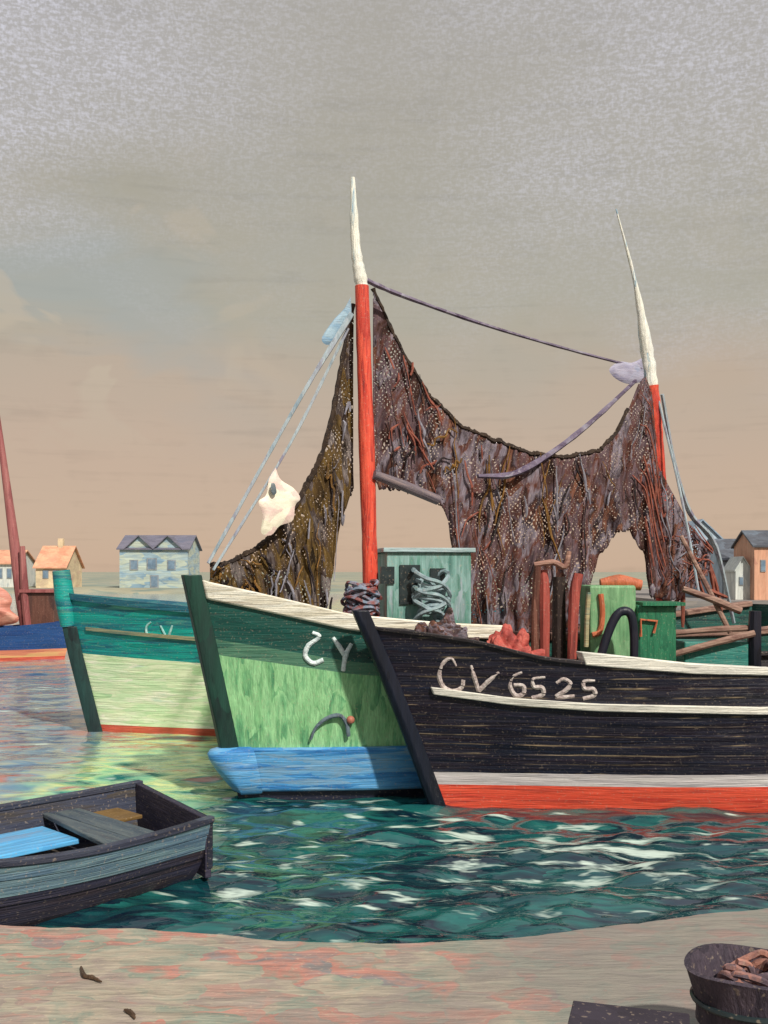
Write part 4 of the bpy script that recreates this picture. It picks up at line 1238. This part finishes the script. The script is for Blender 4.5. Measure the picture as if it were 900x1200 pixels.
# ------------------------------------------------------------------ houses on the far shore
def house(label, px0, px1, zb, py_eave, py_ridge, Y, depth, wall, roof, wins, ridge='x', gables=(), over=.35, chim=()):
    a, b = unp(px0, py_eave, Y), unp(px1, py_eave, Y)
    w, xc, ze = b.x - a.x, (a.x + b.x) / 2, a.z
    zr = CH - (py_ridge - HZ) / F * Y
    H = thing('house', (xc, Y + depth / 2, zb), label, 'house')
    mb = MB(); mb.box((xc, Y + depth / 2, (zb + ze) / 2), (w, depth, ze - zb))
    if ridge == 'y':
        for yy in (Y, Y + depth):
            mb.f([mb.v((a.x, yy, ze)), mb.v((b.x, yy, ze)), mb.v((xc, yy, zr - .05))])
    else:
        for xx in (a.x, b.x):
            mb.f([mb.v((xx, Y, ze)), mb.v((xx, Y + depth, ze)), mb.v((xx, Y + depth / 2, zr - .05))])
    wl_ = mb.build('wall', wall, H, smooth=False)
    mb = MB()
    def slope(p0, p1, p2, p3, th=.15):
        q = [Vector(p) for p in (p0, p1, p2, p3)]
        G = mb.grid([q, [p + Vector((0, 0, th)) for p in q]], close=True); mb.f(G[0]); mb.f(G[1])
    o = over
    if ridge == 'y':
        k = (zr - ze) / (w / 2) * o
        for sx, xx in ((-1, a.x), (1, b.x)):
            slope((xx + sx * o, Y - o, ze - k), (xx + sx * o, Y + depth + o, ze - k), (xc, Y + depth + o, zr), (xc, Y - o, zr))
    else:
        k = (zr - ze) / (depth / 2) * o
        for sy, yy in ((-1, Y), (1, Y + depth)):
            slope((a.x - o, yy + sy * o, ze - k), (b.x + o, yy + sy * o, ze - k), (b.x + o, Y + depth / 2, zr), (a.x - o, Y + depth / 2, zr))
    for g0, g1 in gables:
        A, B_ = unp(g0, py_eave, Y), unp(g1, py_eave, Y)
        m_ = (A.x + B_.x) / 2
        zt = zr - .15
        for sx, xx in ((-1, A.x), (1, B_.x)):
            slope((xx, Y - o - .1, ze - .1), (xx, Y + depth / 2, ze - .1), (m_, Y + depth / 2, zt), (m_, Y - o - .1, zt))
    rf = mb.build('roof', roof, H, smooth=False)
    for g0, g1 in gables:
        A, B_ = unp(g0, py_eave, Y), unp(g1, py_eave, Y)
        mb = MB(); mb.f([mb.v((A.x, Y - .02, ze - .1)), mb.v((B_.x, Y - .02, ze - .1)), mb.v(((A.x + B_.x) / 2, Y - .02, zr - .2))]); mb.build('gable', wall, H, smooth=False)
    for c0, c1, cy in chim:
        A, B_ = unp(c0, cy, Y), unp(c1, cy, Y)
        mb = MB(); mb.box(((A.x + B_.x) / 2, Y + depth / 2, (A.z + ze) / 2), (B_.x - A.x, .8, A.z - ze)); mb.build('chimney', wall, rf, smooth=False)
    for w0, w1, t0, t1 in wins:
        A, B_ = unp(w0, t0, Y), unp(w1, t1, Y)
        z1 = max(B_.z, zb + .05)
        nm = 'door' if t1 > 690 else 'window'
        mb = MB(); mb.box(((A.x + B_.x) / 2, Y, (A.z + z1) / 2), (B_.x - A.x, .14, A.z - z1)); f = mb.build(nm, M_far['frame'], H, smooth=False)
        mb = MB(); mb.box(((A.x + B_.x) / 2, Y - .075, (A.z + z1) / 2), ((B_.x - A.x) * .74, .03, (A.z - z1) * .8)); mb.build('pane', M_far['pane'], f, smooth=False)
    return H
M_far = {
    'frame': paint('far_frame', [C(110, 120, 130), C(150, 156, 160)], size=(.6, .6, .6)),
    'pane': paint('far_pane', [C(96, 120, 142), C(120, 142, 160)], size=(.6, .6, .6), rough=.3),
    'bluewall': paint('blue_white_wall', [C(108, 142, 168), C(150, 174, 184), C(178, 188, 172), C(96, 134, 166)], size=(2.4, 2, .8)),
    'slate': paint('slate_roof', [C(86, 86, 102), C(112, 110, 124), C(96, 100, 118)], size=(2.2, 2, .6)),
    'salmon': paint('salmon_roof', [C(206, 146, 120), C(216, 164, 130), C(200, 132, 106)], size=(1.2, 1.2, .8)),
    'cream': paint('cream_wall', [C(196, 176, 150), C(214, 196, 160), C(190, 160, 140)], size=(1.2, 1.2, .8)),
    'white': paint('white_wall', [C(180, 188, 186), C(206, 210, 204), C(168, 180, 184)], size=(.8, .8, 1.4)),
    'terra': paint('terracotta_wall', [C(196, 140, 114), C(208, 158, 130), C(184, 134, 114)], size=(.8, .8, 1.6)),
    'pale': paint('pale_blue_wall', [C(150, 172, 190), C(172, 190, 202), C(140, 162, 178)], size=(.9, .9, 1.4)),
    'mist_standin': paint('mist_standin_roof', [C(120, 144, 166), C(150, 170, 186), C(104, 126, 146)], size=(1, 1, .5)),
    'darkroof': paint('dark_tile_roof', [C(58, 62, 70), C(82, 86, 94), C(100, 112, 124)], size=(1, 1, .5)),
}
zs_ = 0.55
house('blue white shore house with slate roof and two gables above the pale green boat', 140, 220, zs_, 643, 627, 140, 9, M_far['bluewall'], M_far['slate'],
      [(152, 162, 656, 668), (172, 184, 654, 668), (196, 206, 656, 668), (176, 186, 674, 694)], gables=((146, 180), (180, 214)))
house('cottage with a salmon gabled roof at the left behind the mauve mast', 42, 76, zs_, 664, 640, 142, 8, M_far['cream'], M_far['salmon'], [(50, 57, 668, 678), (62, 69, 668, 678)], ridge='x', chim=((58, 64, 630),))
house('small white house with grey chimney at the left edge of the harbour', -40, 18, zs_, 660, 645, 143, 8, M_far['white'], M_far['salmon'], [(-4, 3, 666, 678), (8, 14, 666, 678)], ridge='x')
zr_ = 0.0
def pier():
    mb = MB()
    rows = [[Vector((x, 84, -.5)), Vector((x, 84, .4)), Vector((x, 84.4, .45)), Vector((x, 136, .5))] for x in np.linspace(23, 90, 20)]
    mb.grid(rows)
    mb.grid([[rows[0][k] for k in range(4)], [Vector((23, 136, -.5))] * 4])
    tag(mb.build('land', paint('far_quay_stone', [C(140, 132, 124), C(120, 118, 118)], size=(3, 3, 1))), kind='structure')
pier()
house('narrow white building on the right shore before the pale blue one', 862, 880, .46, 668, 654, 86, 3, M_far['white'], M_far['white'], [(866, 871, 676, 686)], ridge='y', over=.1)
house('terracotta building on the right shore cut by the picture edge', 884, 940, .46, 640, 622, 85, 5, M_far['terra'], M_far['darkroof'], [(891, 897, 656, 670), (906, 913, 656, 670)], ridge='x', over=.2)
house('pale blue building with dark roof beyond the narrow white one', 846, 894, .46, 656, 632, 91, 6, M_far['pale'], M_far['darkroof'], [(850, 856, 664, 678)], ridge='x', over=.3)
house('tall pale blue shed shape standing in for mist behind the frayed right end of the net', 800, 846, .46, 632, 610, 97, 8, M_far['pale'], M_far['mist_standin'], [(808, 816, 646, 660), (828, 836, 646, 660)], ridge='y', over=.2)  # building shape added to stand in for a pale blue mist
